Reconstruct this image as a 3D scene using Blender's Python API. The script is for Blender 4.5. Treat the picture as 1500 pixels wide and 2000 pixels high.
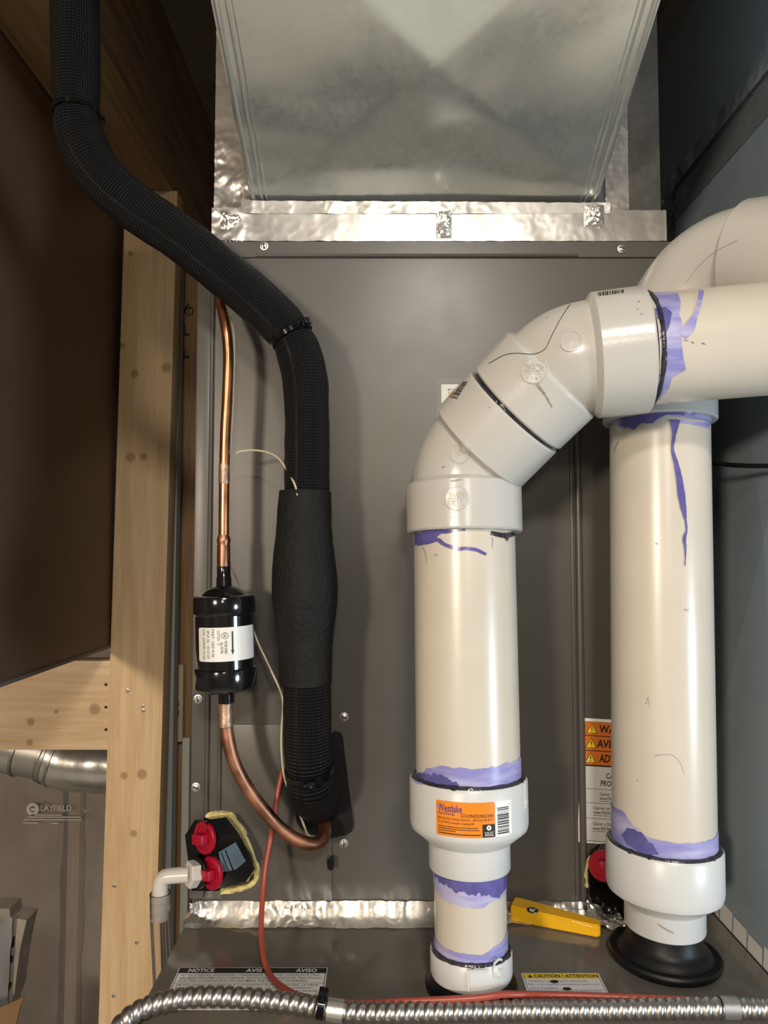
import bpy, bmesh, math, random
from mathutils import Vector, Matrix, noise
from mathutils.bvhtree import BVHTree

random.seed(7)
scene = bpy.context.scene
for o in list(bpy.data.objects):
    bpy.data.objects.remove(o, do_unlink=True)
COL = scene.collection
V = Vector
rad = math.radians

# ------------------------------------------------------------------ camera, light, exposure
CZ = 1.680                       # camera height above the floor (m)
PITCH = 3.0
FPX = 1400.0                     # focal length for a 1500 x 2000 frame
cam_d = bpy.data.cameras.new('camera')
cam = bpy.data.objects.new('camera', cam_d)
COL.objects.link(cam)
cam.location = (0, 0, CZ)
cam.rotation_euler = (rad(90 + PITCH), 0, 0)
cam_d.sensor_fit = 'VERTICAL'
cam_d.sensor_height = 36.0
cam_d.lens = 36.0 * FPX / 2000.0
cam_d.clip_start = 0.01
scene.camera = cam

scene.view_settings.view_transform = 'Standard'
scene.view_settings.look = 'None'
scene.view_settings.gamma = 1.0
scene.view_settings.use_curve_mapping = False
scene.view_settings.exposure = -0.35

world = bpy.data.worlds.new('world')
scene.world = world
world.use_nodes = True
world.node_tree.nodes['Background'].inputs[0].default_value = (0.9, 0.95, 1.0, 1)
world.node_tree.nodes['Background'].inputs[1].default_value = 0.01


def area_lamp(name, loc, target, size, power, color):
    d = bpy.data.lights.new(name, 'AREA')
    d.shape = 'DISK'
    d.size = size
    d.energy = power
    d.color = color
    o = bpy.data.objects.new(name, d)
    COL.objects.link(o)
    o.location = loc
    o.rotation_euler = (V(target) - V(loc)).to_track_quat('-Z', 'Y').to_euler()
    return o


# warm bulb of the basement room, behind the photographer and to the left
area_lamp('warm_lamp', (-1.2, -2.0, CZ + 0.34), (-0.1, 0.9, CZ - 0.1), 0.30, 58, (1.0, 0.84, 0.66))
# second warm bulb, straight behind
area_lamp('hall_lamp', (0.10, -1.7, CZ + 0.45), (0.1, 0.7, CZ - 0.1), 0.18, 6, (1.0, 0.88, 0.72))
# cool daylight from the basement window at the right
# unseen overhead fill, added to brighten the floor and the duct underside
area_lamp('overhead_fill', (0.2, -1.1, CZ + 0.85), (0.2, -1.0, 0.0), 0.3, 42, (1.0, 0.92, 0.80))
area_lamp('window_daylight', (1.45, -0.45, CZ - 0.28), (0.15, 0.7, CZ - 0.2), 0.40, 20, (0.66, 0.84, 1.0))


def P(px, py, Y):
    """world point at horizontal depth Y that the 1500x2000 frame shows at (px, py)"""
    s = (1000.0 - py) / FPX
    c, n = math.cos(rad(PITCH)), math.sin(rad(PITCH))
    k = Y / (c - s * n)
    return V(((px - 750.0) / FPX * k, Y, CZ + (n + s * c) * k))


def ray(px, py):
    return V(P(px, py, 1.0) - V((0, 0, CZ))).normalized()


# ------------------------------------------------------------------ materials
def nt(name):
    m = bpy.data.materials.new(name)
    m.use_nodes = True
    t = m.node_tree
    return m, t, t.nodes['Principled BSDF'], t.nodes, t.links


def mat(name, col, rough=0.5, metal=0.0, spec=0.5, coat=0.0, var=0.0, vscale=20.0, bump=0.0, bscale=200.0,
        rvar=0.0, stretch=(1, 1, 1)):
    m, t, b, N, L = nt(name)
    b.inputs['Base Color'].default_value = (*col, 1)
    b.inputs['Roughness'].default_value = rough
    b.inputs['Metallic'].default_value = metal
    b.inputs['Specular IOR Level'].default_value = spec
    b.inputs['Coat Weight'].default_value = coat
    b.inputs['Coat Roughness'].default_value = 0.15
    if var or bump or rvar:
        g = N.new('ShaderNodeNewGeometry')
        mp = N.new('ShaderNodeMapping')
        mp.inputs['Scale'].default_value = stretch
        L.new(g.outputs['Position'], mp.inputs[0])
    if var or rvar:
        no = N.new('ShaderNodeTexNoise')
        no.inputs['Scale'].default_value = vscale
        no.inputs['Detail'].default_value = 6
        L.new(mp.outputs[0], no.inputs[0])
    if var:
        cr = N.new('ShaderNodeValToRGB')
        cr.color_ramp.elements[0].position = 0.25
        cr.color_ramp.elements[1].position = 0.75
        cr.color_ramp.elements[0].color = (*[max(0, c * (1 - var)) for c in col], 1)
        cr.color_ramp.elements[1].color = (*[min(1, c * (1 + var)) for c in col], 1)
        L.new(no.outputs['Fac'], cr.inputs[0])
        L.new(cr.outputs[0], b.inputs['Base Color'])
    if rvar:
        mr = N.new('ShaderNodeMapRange')
        mr.inputs['From Min'].default_value = 0.3
        mr.inputs['From Max'].default_value = 0.7
        mr.inputs['To Min'].default_value = max(0.02, rough - rvar)
        mr.inputs['To Max'].default_value = min(1, rough + rvar)
        L.new(no.outputs['Fac'], mr.inputs['Value'])
        L.new(mr.outputs[0], b.inputs['Roughness'])
    if bump:
        nb = N.new('ShaderNodeTexNoise')
        nb.inputs['Scale'].default_value = bscale
        nb.inputs['Detail'].default_value = 3
        L.new(mp.outputs[0], nb.inputs[0])
        bp = N.new('ShaderNodeBump')
        bp.inputs['Strength'].default_value = 1.0
        bp.inputs['Distance'].default_value = bump
        L.new(nb.outputs['Fac'], bp.inputs['Height'])
        L.new(bp.outputs[0], b.inputs['Normal'])
    return m


def wood(name, light, dark, axis='z', knots=(), rough=0.6):
    """sawn softwood: grain runs along the axis, knots are (world point, radius) pairs"""
    m, t, b, N, L = nt(name)
    g = N.new('ShaderNodeNewGeometry')
    mp = N.new('ShaderNodeMapping')
    mp.inputs['Scale'].default_value = {'z': (22, 22, 1.2), 'x': (1.2, 22, 22), 'y': (22, 1.2, 22)}[axis]
    L.new(g.outputs['Position'], mp.inputs[0])
    n1 = N.new('ShaderNodeTexNoise')
    n1.inputs['Scale'].default_value = 1.0
    n1.inputs['Detail'].default_value = 2
    L.new(mp.outputs[0], n1.inputs[0])
    mul = N.new('ShaderNodeMath')
    mul.operation = 'MULTIPLY'
    mul.inputs[1].default_value = 34.0
    L.new(n1.outputs['Fac'], mul.inputs[0])
    sn = N.new('ShaderNodeMath')
    sn.operation = 'SINE'
    L.new(mul.outputs[0], sn.inputs[0])
    n2 = N.new('ShaderNodeTexNoise')
    n2.inputs['Scale'].default_value = 12.0
    n2.inputs['Detail'].default_value = 6
    L.new(mp.outputs[0], n2.inputs[0])
    a = N.new('ShaderNodeMath')
    a.operation = 'MULTIPLY_ADD'
    a.inputs[1].default_value = 0.17
    L.new(sn.outputs[0], a.inputs[0])
    L.new(n2.outputs['Fac'], a.inputs[2])
    cr = N.new('ShaderNodeValToRGB')
    cr.color_ramp.elements[0].position = 0.2
    cr.color_ramp.elements[0].color = (*light, 1)
    cr.color_ramp.elements[1].position = 0.9
    cr.color_ramp.elements[1].color = (*dark, 1)
    L.new(a.outputs[0], cr.inputs[0])
    out = cr.outputs[0]
    for p, r in knots:
        d = N.new('ShaderNodeVectorMath')
        d.operation = 'DISTANCE'
        d.inputs[1].default_value = p
        L.new(g.outputs['Position'], d.inputs[0])
        mr = N.new('ShaderNodeMapRange')
        mr.interpolation_type = 'SMOOTHSTEP'
        mr.inputs['From Min'].default_value = r * 0.55
        mr.inputs['From Max'].default_value = r * 1.25
        mr.inputs['To Min'].default_value = 0.62
        mr.inputs['To Max'].default_value = 0.0
        L.new(d.outputs['Value'], mr.inputs['Value'])
        mx = N.new('ShaderNodeMix')
        mx.data_type = 'RGBA'
        L.new(mr.outputs[0], mx.inputs['Factor'])
        L.new(out, mx.inputs['A'])
        mx.inputs['B'].default_value = (dark[0] * 0.42, dark[1] * 0.32, dark[2] * 0.25, 1)
        out = mx.outputs['Result']
    L.new(out, b.inputs['Base Color'])
    b.inputs['Roughness'].default_value = rough
    bp = N.new('ShaderNodeBump')
    bp.inputs['Distance'].default_value = 0.0006
    bp.inputs['Strength'].default_value = 0.6
    L.new(a.outputs[0], bp.inputs['Height'])
    L.new(bp.outputs[0], b.inputs['Normal'])
    return m


def galv(name, col, rough, spangle=60.0, contrast=0.12, metal=1.0):
    m, t, b, N, L = nt(name)
    g = N.new('ShaderNodeNewGeometry')
    vo = N.new('ShaderNodeTexVoronoi')
    vo.inputs['Scale'].default_value = spangle
    L.new(g.outputs['Position'], vo.inputs[0])
    no = N.new('ShaderNodeTexNoise')
    no.inputs['Scale'].default_value = 26.0
    no.inputs['Detail'].default_value = 8
    no.inputs['Roughness'].default_value = 0.7
    L.new(g.outputs['Position'], no.inputs[0])
    ad = N.new('ShaderNodeMath')
    ad.operation = 'MULTIPLY_ADD'
    ad.inputs[1].default_value = 0.22
    L.new(vo.outputs['Color'], ad.inputs[0])
    L.new(no.outputs['Fac'], ad.inputs[2])
    cr = N.new('ShaderNodeValToRGB')
    cr.color_ramp.elements[0].position = 0.25
    cr.color_ramp.elements[1].position = 0.85
    cr.color_ramp.elements[0].color = (*[c * (1 - contrast) for c in col], 1)
    cr.color_ramp.elements[1].color = (*[min(1, c * (1 + contrast)) for c in col], 1)
    L.new(ad.outputs[0], cr.inputs[0])
    L.new(cr.outputs[0], b.inputs['Base Color'])
    b.inputs['Metallic'].default_value = metal
    mr = N.new('ShaderNodeMapRange')
    mr.inputs['From Min'].default_value = 0.3
    mr.inputs['From Max'].default_value = 0.9
    mr.inputs['To Min'].default_value = rough - 0.06
    mr.inputs['To Max'].default_value = rough + 0.08
    L.new(ad.outputs[0], mr.inputs['Value'])
    L.new(mr.outputs[0], b.inputs['Roughness'])
    return m


def mesh_sleeve_mat():
    """black knitted sleeve: rows of knots by UV (u round the tube, v metres along it)"""
    m, t, b, N, L = nt('knit_sleeve')
    uv = N.new('ShaderNodeUVMap')
    sp = N.new('ShaderNodeSeparateXYZ')
    L.new(uv.outputs[0], sp.inputs[0])

    def sine(src, k):
        mu = N.new('ShaderNodeMath')
        mu.operation = 'MULTIPLY'
        mu.inputs[1].default_value = k
        L.new(src, mu.inputs[0])
        s = N.new('ShaderNodeMath')
        s.operation = 'SINE'
        L.new(mu.outputs[0], s.inputs[0])
        return s.outputs[0]
    su = sine(sp.outputs['X'], 2 * math.pi * 58)
    sv = sine(sp.outputs['Y'], 2 * math.pi / 0.0028)
    mx = N.new('ShaderNodeMath')
    mx.operation = 'ADD'
    L.new(su, mx.inputs[0])
    L.new(sv, mx.inputs[1])
    # seam facing the room at u = 0.5
    ds = N.new('ShaderNodeMath')
    ds.operation = 'SUBTRACT'
    ds.inputs[1].default_value = 0.56
    L.new(sp.outputs['X'], ds.inputs[0])
    ab = N.new('ShaderNodeMath')
    ab.operation = 'ABSOLUTE'
    L.new(ds.outputs[0], ab.inputs[0])
    mr = N.new('ShaderNodeMapRange')
    mr.inputs['From Min'].default_value = 0.004
    mr.inputs['From Max'].default_value = 0.014
    L.new(ab.outputs[0], mr.inputs['Value'])
    hm = N.new('ShaderNodeMath')
    hm.operation = 'MULTIPLY'
    L.new(mx.outputs[0], hm.inputs[0])
    L.new(mr.outputs[0], hm.inputs[1])
    cr = N.new('ShaderNodeValToRGB')
    cr.color_ramp.elements[0].position = 0.55
    cr.color_ramp.elements[1].position = 1.0
    cr.color_ramp.elements[0].color = (0.0025, 0.0025, 0.003, 1)
    cr.color_ramp.elements[1].color = (0.024, 0.024, 0.026, 1)
    mr2 = N.new('ShaderNodeMapRange')
    mr2.inputs['From Min'].default_value = -2
    mr2.inputs['From Max'].default_value = 2
    L.new(hm.outputs[0], mr2.inputs['Value'])
    sm = N.new('ShaderNodeMath')
    sm.operation = 'MULTIPLY'
    L.new(mr2.outputs[0], sm.inputs[0])
    L.new(mr.outputs[0], sm.inputs[1])
    L.new(sm.outputs[0], cr.inputs[0])
    L.new(cr.outputs[0], b.inputs['Base Color'])
    bp = N.new('ShaderNodeBump')
    bp.inputs['Distance'].default_value = 0.0005
    bp.inputs['Strength'].default_value = 1.0
    L.new(hm.outputs[0], bp.inputs['Height'])
    L.new(bp.outputs[0], b.inputs['Normal'])
    b.inputs['Roughness'].default_value = 0.45
    b.inputs['Specular IOR Level'].default_value = 0.25
    return m


def primer_mat():
    m, t, b, N, L = nt('purple_primer')
    g = N.new('ShaderNodeNewGeometry')
    mp = N.new('ShaderNodeMapping')
    mp.inputs['Scale'].default_value = (14, 14, 90)
    L.new(g.outputs['Position'], mp.inputs[0])
    n = N.new('ShaderNodeTexNoise')
    n.inputs['Scale'].default_value = 1.4
    n.inputs['Detail'].default_value = 5
    L.new(mp.outputs[0], n.inputs[0])
    cr = N.new('ShaderNodeValToRGB')
    cr.color_ramp.elements[0].position = 0.36
    cr.color_ramp.elements[1].position = 0.62
    cr.color_ramp.elements[0].color = (0.25, 0.245, 0.56, 1)
    cr.color_ramp.elements[1].color = (0.45, 0.435, 0.66, 1)
    L.new(n.outputs['Fac'], cr.inputs[0])
    L.new(cr.outputs[0], b.inputs['Base Color'])
    b.inputs['Roughness'].default_value = 0.3
    return m


def poly_mat():
    m, t, b, N, L = nt('vapour_barrier_film')
    b.inputs['Base Color'].default_value = (0.62, 0.58, 0.56, 1)
    b.inputs['Roughness'].default_value = 0.22
    tr = N.new('ShaderNodeBsdfTransparent')
    ms = N.new('ShaderNodeMixShader')
    ms.inputs[0].default_value = 0.40
    L.new(tr.outputs[0], ms.inputs[1])
    L.new(b.outputs[0], ms.inputs[2])
    L.new(ms.outputs[0], N['Material Output'].inputs[0])
    return m


def clear_mat(name, col, mixf, rough=0.08):
    m, t, b, N, L = nt(name)
    b.inputs['Base Color'].default_value = (*col, 1)
    b.inputs['Roughness'].default_value = rough
    tr = N.new('ShaderNodeBsdfTransparent')
    ms = N.new('ShaderNodeMixShader')
    ms.inputs[0].default_value = mixf
    L.new(tr.outputs[0], ms.inputs[1])
    L.new(b.outputs[0], ms.inputs[2])
    L.new(ms.outputs[0], N['Material Output'].inputs[0])
    return m


M = dict(
    pipe=mat('cream_pvc', (0.60, 0.55, 0.47), 0.28, var=0.05, vscale=14, bump=0.00004, bscale=160),
    fit=mat('white_pvc', (0.53, 0.52, 0.49), 0.22, var=0.03, vscale=12, bump=0.00010, bscale=230),
    fitb=mat('bright_white_pvc', (0.60, 0.61, 0.605), 0.33, var=0.02, vscale=12),
    emboss=mat('embossed_pvc', (0.52, 0.51, 0.48), 0.25),
    paint=mat('grey_cabinet_paint', (0.086, 0.080, 0.072), 0.34, spec=0.5, var=0.06, vscale=6, bump=0.00003, bscale=500, rvar=0.06),
    paint_dk=mat('grey_furnace_paint', (0.125, 0.112, 0.096), 0.11, spec=0.6, var=0.06, vscale=6, rvar=0.02),
    galv=galv('galvanised_sheet', (0.78, 0.80, 0.76), 0.20, 260, 0.10, 0.80),
    galv_dk=galv('galvanised_sheet_dull', (0.13, 0.13, 0.125), 0.45, 160, 0.25, 0.5),
    ret=galv('blue_grey_duct_sheet', (0.37, 0.455, 0.51), 0.34, 120, 0.05, 0.30),
    foil=mat('aluminium_foil_tape', (0.70, 0.685, 0.655), 0.27, 0.82, bump=0.00018, bscale=60, rvar=0.03, vscale=12),
    foil_dk=mat('dark_foil_tape', (0.42, 0.46, 0.50), 0.22, 0.6, bump=0.0006, bscale=70),
    foil_cool=mat('seam_foil_tape', (0.42, 0.48, 0.54), 0.25, 0.4, bump=0.0003, bscale=70),
    zinc=mat('zinc_plate', (0.62, 0.60, 0.57), 0.38, 0.9),
    steel=mat('conduit_steel', (0.46, 0.445, 0.42), 0.38, 1.0, var=0.1, vscale=60),
    copper=mat('copper', (0.56, 0.235, 0.12), 0.30, 1.0, var=0.18, vscale=28, rvar=0.08),
    copper_dk=mat('tarnished_copper', (0.40, 0.19, 0.115), 0.44, 1.0, var=0.55, vscale=38, rvar=0.12),
    braze=mat('brazed_joint', (0.42, 0.28, 0.20), 0.45, 0.8, var=0.4, vscale=120, bump=0.0004, bscale=300),
    blk=mat('black_gloss_paint', (0.006, 0.006, 0.007), 0.10, coat=0.6),
    blkplastic=mat('black_plastic', (0.005, 0.005, 0.0055), 0.12, spec=0.35),
    rubber=mat('black_rubber', (0.007, 0.007, 0.0075), 0.45, spec=0.3, var=0.3, vscale=60),
    foam=mat('black_foam', (0.008, 0.0078, 0.0075), 0.7, spec=0.25, bump=0.0014, bscale=210, var=0.15, vscale=90),
    ink=mat('black_ink', (0.015, 0.014, 0.014), 0.5),
    inkgrey=mat('grey_ink', (0.10, 0.10, 0.10), 0.5),
    inkpurple=mat('purple_ink', (0.07, 0.02, 0.16), 0.5),
    inkblue=mat('blue_ink', (0.16, 0.20, 0.50), 0.5),
    paper=mat('white_label_paper', (0.76, 0.745, 0.71), 0.38),
    paperb=mat('bright_label_paper', (0.82, 0.83, 0.83), 0.35),
    silverlabel=mat('silver_label', (0.62, 0.62, 0.61), 0.35, 0.1),
    orange=mat('orange_print', (0.80, 0.235, 0.012), 0.40),
    dkorange=mat('warning_orange_print', (0.62, 0.155, 0.016), 0.45),
    yellowp=mat('yellow_print', (0.83, 0.60, 0.03), 0.45),
    yellow=mat('yellow_plastic', (0.80, 0.44, 0.008), 0.33, var=0.04, vscale=30),
    red=mat('red_plastic', (0.35, 0.003, 0.022), 0.35),
    redwire=mat('brick_red_vinyl', (0.33, 0.062, 0.040), 0.34),
    fibre=mat('yellow_fibreglass', (0.62, 0.52, 0.22), 0.9, var=0.3, vscale=200, bump=0.002, bscale=180),
    nylon=mat('white_nylon', (0.56, 0.52, 0.46), 0.28),
    cement=mat('dark_solvent_cement', (0.035, 0.035, 0.045), 0.16, var=0.5, vscale=150, bump=0.0006, bscale=300),
    smudge=mat('grey_smudge', (0.30, 0.28, 0.26), 0.4, var=0.4, vscale=300),
    tan=mat('cream_wire', (0.55, 0.50, 0.38), 0.35),
    primer=primer_mat(),
    primer_dk=mat('wet_purple_primer', (0.115, 0.105, 0.33), 0.22, var=0.2, vscale=90),
    sleeve=mesh_sleeve_mat(),
    brown=mat('brown_board', (0.125, 0.070, 0.042), 0.45, var=0.08, vscale=5),
    greyedge=mat('grey_board_edge', (0.16, 0.14, 0.125), 0.5),
    greystrip=mat('grey_steel_stud', (0.30, 0.32, 0.31), 0.4, 0.0),
    whitestrip=mat('white_strip', (0.52, 0.53, 0.49), 0.5),
    wood_dk=wood('dark_joist_wood', (0.26, 0.165, 0.095), (0.10, 0.06, 0.034), 'y'),
    wood_pl=wood('plate_wood', (0.34, 0.215, 0.105), (0.20, 0.115, 0.05), 'y'),
    wood_b=wood('back_stud_wood', (0.34, 0.20, 0.09), (0.19, 0.10, 0.04), 'z'),
    wood_blk=wood('pale_block_wood', (0.55, 0.42, 0.27), (0.40, 0.28, 0.16), 'z'),
    film=poly_mat(),
    batt=mat('mineral_batt', (0.42, 0.33, 0.26), 0.95, var=0.35, vscale=8, bump=0.004, bscale=50),
    filmprint=mat('white_film_print', (0.82, 0.79, 0.78), 0.5),
    hose=mat('clear_vinyl', (0.90, 0.89, 0.90), 0.06),
    clear=clear_mat('clear_pouch', (0.5, 0.48, 0.45), 0.18, 0.15),
    concrete=mat('concrete', (0.55, 0.54, 0.50), 0.85, var=0.2, vscale=5),
    drywall=mat('drywall', (0.30, 0.28, 0.25), 0.85, var=0.04, vscale=3),
    subfloor=mat('subfloor_board', (0.045, 0.03, 0.02), 0.9, var=0.3, vscale=12),
    bag=mat('grey_bag', (0.40, 0.40, 0.42), 0.4, var=0.15, vscale=14),
    bagw=mat('white_bag_side', (0.42, 0.38, 0.33), 0.5, var=0.25, vscale=30),
    card=mat('cardboard', (0.26, 0.16, 0.07), 0.8, var=0.1, vscale=20),
    bluereflection=mat('blue_grey_reflection', (0.075, 0.115, 0.155), 0.25),  # tint of the reflection painted on the drain port
    navy=mat('navy_ink', (0.010, 0.016, 0.06), 0.35),
    slotdark=mat('slot_shadow_dirt', (0.03, 0.028, 0.025), 0.6),
)


_h = M['hose'].node_tree.nodes['Principled BSDF']
_h.inputs['Transmission Weight'].default_value = 1.0
_h.inputs['IOR'].default_value = 1.40


# ------------------------------------------------------------------ mesh builder
class MB:
    def __init__(self):
        self.v, self.f, self.m, self.uv = [], [], [], []

    def add(self, verts, faces, mi=0, uvs=None):
        b = len(self.v)
        self.v += [V(p) for p in verts]
        for i, f in enumerate(faces):
            self.f.append([b + k for k in f])
            self.m.append(mi)
            self.uv.append(uvs[i] if uvs else None)
        return self

    def bvh(self):
        return BVHTree.FromPolygons(self.v, self.f)

    def build(self, name, mats, parent=None, label=None, sharp=35, kind=None):
        if not isinstance(mats, (list, tuple)):
            mats = [mats]
        org = parent['_org'] if parent is not None else (0, 0, 0)
        org = V(org)
        me = bpy.data.meshes.new(name)
        me.from_pydata([tuple(p - org) for p in self.v], [], self.f)
        for k in mats:
            me.materials.append(M[k] if isinstance(k, str) else k)
        me.polygons.foreach_set('material_index', self.m)
        me.polygons.foreach_set('use_smooth', [True] * len(self.f))
        if any(self.uv):
            ul = me.uv_layers.new(name='UVMap')
            i = 0
            for f, u in zip(self.f, self.uv):
                for k in range(len(f)):
                    ul.data[i].uv = u[k] if u else (0, 0)
                    i += 1
        me.update()
        if sharp is not None:
            me.set_sharp_from_angle(angle=rad(sharp))
        ob = bpy.data.objects.new(name, me)
        COL.objects.link(ob)
        if parent is not None:
            ob.parent = parent
            ob['_org'] = tuple(org)
        else:
            ob['_org'] = (0, 0, 0)
        if label:
            ob['label'] = label
        if kind:
            ob['kind'] = kind
        return ob


def thing(name, loc, label, cat, group=None, kind=None):
    o = bpy.data.objects.new(name, None)
    COL.objects.link(o)
    o.empty_display_size = 0.02
    o.location = loc
    o['_org'] = tuple(loc)
    if label:
        o['label'] = label
    if cat:
        o['category'] = cat
    if group:
        o['group'] = group
    if kind:
        o['kind'] = kind
    return o


def tag(o, label, cat, group=None, kind=None):
    o['label'] = label
    if cat:
        o['category'] = cat
    if group:
        o['group'] = group
    if kind:
        o['kind'] = kind
    return o


def box(mb, lo, hi, mi=0, bev=0.0, rot=None):
    lo, hi = V(lo), V(hi)
    bm = bmesh.new()
    bmesh.ops.create_cube(bm, size=1)
    c, s = (lo + hi) / 2, hi - lo
    for v in bm.verts:
        v.co = V((v.co.x * s.x, v.co.y * s.y, v.co.z * s.z))
    if bev:
        bmesh.ops.bevel(bm, geom=bm.edges[:], offset=min(bev, min(s) * 0.45), segments=2, affect='EDGES', profile=0.6)
    bm.verts.index_update()
    vs = [(rot @ v.co if rot else v.co) + c for v in bm.verts]
    mb.add(vs, [[v.index for v in f.verts] for f in bm.faces], mi)
    bm.free()
    return mb


def catmull(pts, n=8):
    pts = [V(p) for p in pts]
    if len(pts) < 3:
        return [pts[0].lerp(pts[-1], i / n) for i in range(n + 1)]
    out = []
    ext = [pts[0] * 2 - pts[1]] + pts + [pts[-1] * 2 - pts[-2]]
    for i in range(1, len(ext) - 2):
        a, b, c, d = ext[i - 1:i + 3]
        for k in range(n):
            t = k / n
            out.append(0.5 * (2 * b + (c - a) * t + (2 * a - 5 * b + 4 * c - d) * t * t + (3 * b - a - 3 * c + d) * t ** 3))
    out.append(pts[-1])
    return out


def resample(pts, step):
    out = [pts[0].copy()]
    acc = 0.0
    for a, b in zip(pts, pts[1:]):
        d = (b - a).length
        while acc + d >= step:
            t = (step - acc) / d
            a = a.lerp(b, t)
            out.append(a.copy())
            d = (b - a).length
            acc = 0.0
        acc += d
    out.append(pts[-1].copy())
    return out


def frames(pts):
    n = len(pts)
    tan = [(pts[min(i + 1, n - 1)] - pts[max(i - 1, 0)]).normalized() for i in range(n)]
    ref = V((0, -1, 0))
    if abs(tan[0].dot(ref)) > 0.9:
        ref = V((0, 0, 1))
    nor = (ref - tan[0] * ref.dot(tan[0])).normalized()
    fr = []
    for t in tan:
        nor = (nor - t * nor.dot(t))
        nor.normalize()
        fr.append((t, nor.copy(), t.cross(nor)))
    return fr


def sweep(mb, pts, r, n=20, mi=0, caps=True, wob=None):
    """tube along pts; r is a number or a function of (metres along, angle)"""
    fr = frames(pts)
    ln, ls = 0.0, []
    for i, p in enumerate(pts):
        if i:
            ln += (p - pts[i - 1]).length
        ls.append(ln)
    vs, fs, uv = [], [], []
    for i, p in enumerate(pts):
        t, a, b = fr[i]
        for k in range(n):
            th = 2 * math.pi * k / n + math.pi
            rr = r(ls[i], th) if callable(r) else (r[i] if isinstance(r, list) else r)
            vs.append(p + (a * math.cos(th) + b * math.sin(th)) * rr)
    for i in range(len(pts) - 1):
        for k in range(n):
            k2 = (k + 1) % n
            fs.append([i * n + k, i * n + k2, (i + 1) * n + k2, (i + 1) * n + k])
            uv.append([(k / n, ls[i]), ((k + 1) / n, ls[i]), ((k + 1) / n, ls[i + 1]), (k / n, ls[i + 1])])
    if caps:
        fs.append(list(range(n))[::-1])
        uv.append([(0, 0)] * n)
        fs.append([(len(pts) - 1) * n + k for k in range(n)])
        uv.append([(0, 0)] * n)
    mb.add(vs, fs, mi, uv)
    return mb


class Axis:
    def __init__(self, p0, p1):
        self.o = V(p0)
        self.w = (V(p1) - V(p0)).normalized()
        self.len = (V(p1) - V(p0)).length
        f = V((0, -1, 0))
        if abs(f.dot(self.w)) > 0.9:
            f = V((0, 0, 1))
        self.f = (f - self.w * f.dot(self.w)).normalized()
        self.s = self.w.cross(self.f)

    def at(self, h, a, r):
        return self.o + self.w * h + (self.f * math.cos(a) + self.s * math.sin(a)) * r

    def h_of_z(self, z):
        return (z - self.o.z) / self.w.z


def lathe(mb, ax, prof, n=48, mi=0, closed=False, wob=None):
    """prof: (h, r) list; r == 0 closes with a pole"""
    vs, fs = [], []
    rings = []
    for h, r in prof:
        if r <= 1e-6:
            rings.append([len(vs)])
            vs.append(ax.o + ax.w * h)
        else:
            rings.append(list(range(len(vs), len(vs) + n)))
            for k in range(n):
                a = 2 * math.pi * k / n + math.pi
                rr = r + (wob(h, a) if wob else 0)
                vs.append(ax.at(h, a, rr))
    pairs = list(zip(rings, rings[1:]))
    if closed:
        pairs.append((rings[-1], rings[0]))
    for A, B in pairs:
        for k in range(n):
            k2 = (k + 1) % n
            if len(A) == 1 and len(B) == 1:
                continue
            if len(A) == 1:
                fs.append([A[0], B[k2], B[k]])
            elif len(B) == 1:
                fs.append([A[k], A[k2], B[0]])
            else:
                fs.append([A[k], A[k2], B[k2], B[k]])
    mb.add(vs, fs, mi)
    return mb


def prism(mb, poly, d, mi=0):
    """poly: world points in one plane; d: extrusion vector"""
    n = len(poly)
    poly = [V(p) for p in poly]
    vs = poly + [p + V(d) for p in poly]
    fs = [list(range(n)), [n + k for k in range(n)][::-1]]
    for k in range(n):
        fs.append([k, n + k, n + (k + 1) % n, (k + 1) % n])
    mb.add(vs, fs, mi)
    return mb


def grid(mb, fn, nu, nv, mi=0, close=False):
    vs = [fn(i / nu, j / nv) for i in range(nu + 1) for j in range(nv + 1)]
    fs = [[i * (nv + 1) + j, (i + 1) * (nv + 1) + j, (i + 1) * (nv + 1) + j + 1, i * (nv + 1) + j + 1]
          for i in range(nu) for j in range(nv)]
    mb.add(vs, fs, mi)
    return mb


def fbm(p, o=4):
    return noise.fractal(V(p), 1.0, 2.0, o, noise_basis='PERLIN_ORIGINAL')


def ridged(p):
    v = 0.0
    a = 1.0
    q = V(p)
    for _ in range(3):
        v += a * (1 - abs(noise.noise(q)) * 2)
        a *= 0.5
        q = q * 2.1
    return v / 1.75


def foil(mb, corners, nu, nv, amp=0.0012, freq=90.0, normal=None, mi=0, seed=0.0, ends=0.0, edge=0.0006, fade=False):
    """wrinkled tape on the quad a-b-c-d (a,b along u; d,c the other long side); ends crumples both ends more"""
    a, b, c, d = [V(p) for p in corners]
    nrm = V(normal) if normal is not None else (b - a).cross(d - a).normalized()

    def fn(u, v):
        p = a.lerp(b, u).lerp(d.lerp(c, u), v)
        q = p * freq + V((seed, seed * 1.7, seed * 0.3))
        k = 1.0
        if ends:
            e = min(u, 1 - u)
            k += ends * max(0, 1 - e / 0.09)
        dz = max(0.0, ridged(q * 0.5) - 0.25) * amp * 1.6 * k * max(0.12, fbm(q * 0.13, 2) + 0.35)
        dz += abs(fbm(q * 0.25, 2)) * amp * 0.35 * k
        if fade:
            dz *= min(1.0, 4.5 * min(u, 1 - u, v, 1 - v) * (1 + 0.5 * fbm((u * 5, v * 5, seed), 2)))
        ed = fbm((u * 40 + seed, v * 3, seed), 2) * edge if (v < 0.01 or v > 0.99) else 0
        return p + nrm * (dz + 0.0004) + (d - a).normalized() * ed
    return grid(mb, fn, nu, nv, mi)


# ------------------------------------------------------------------ lettering
_gl = {}


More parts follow.
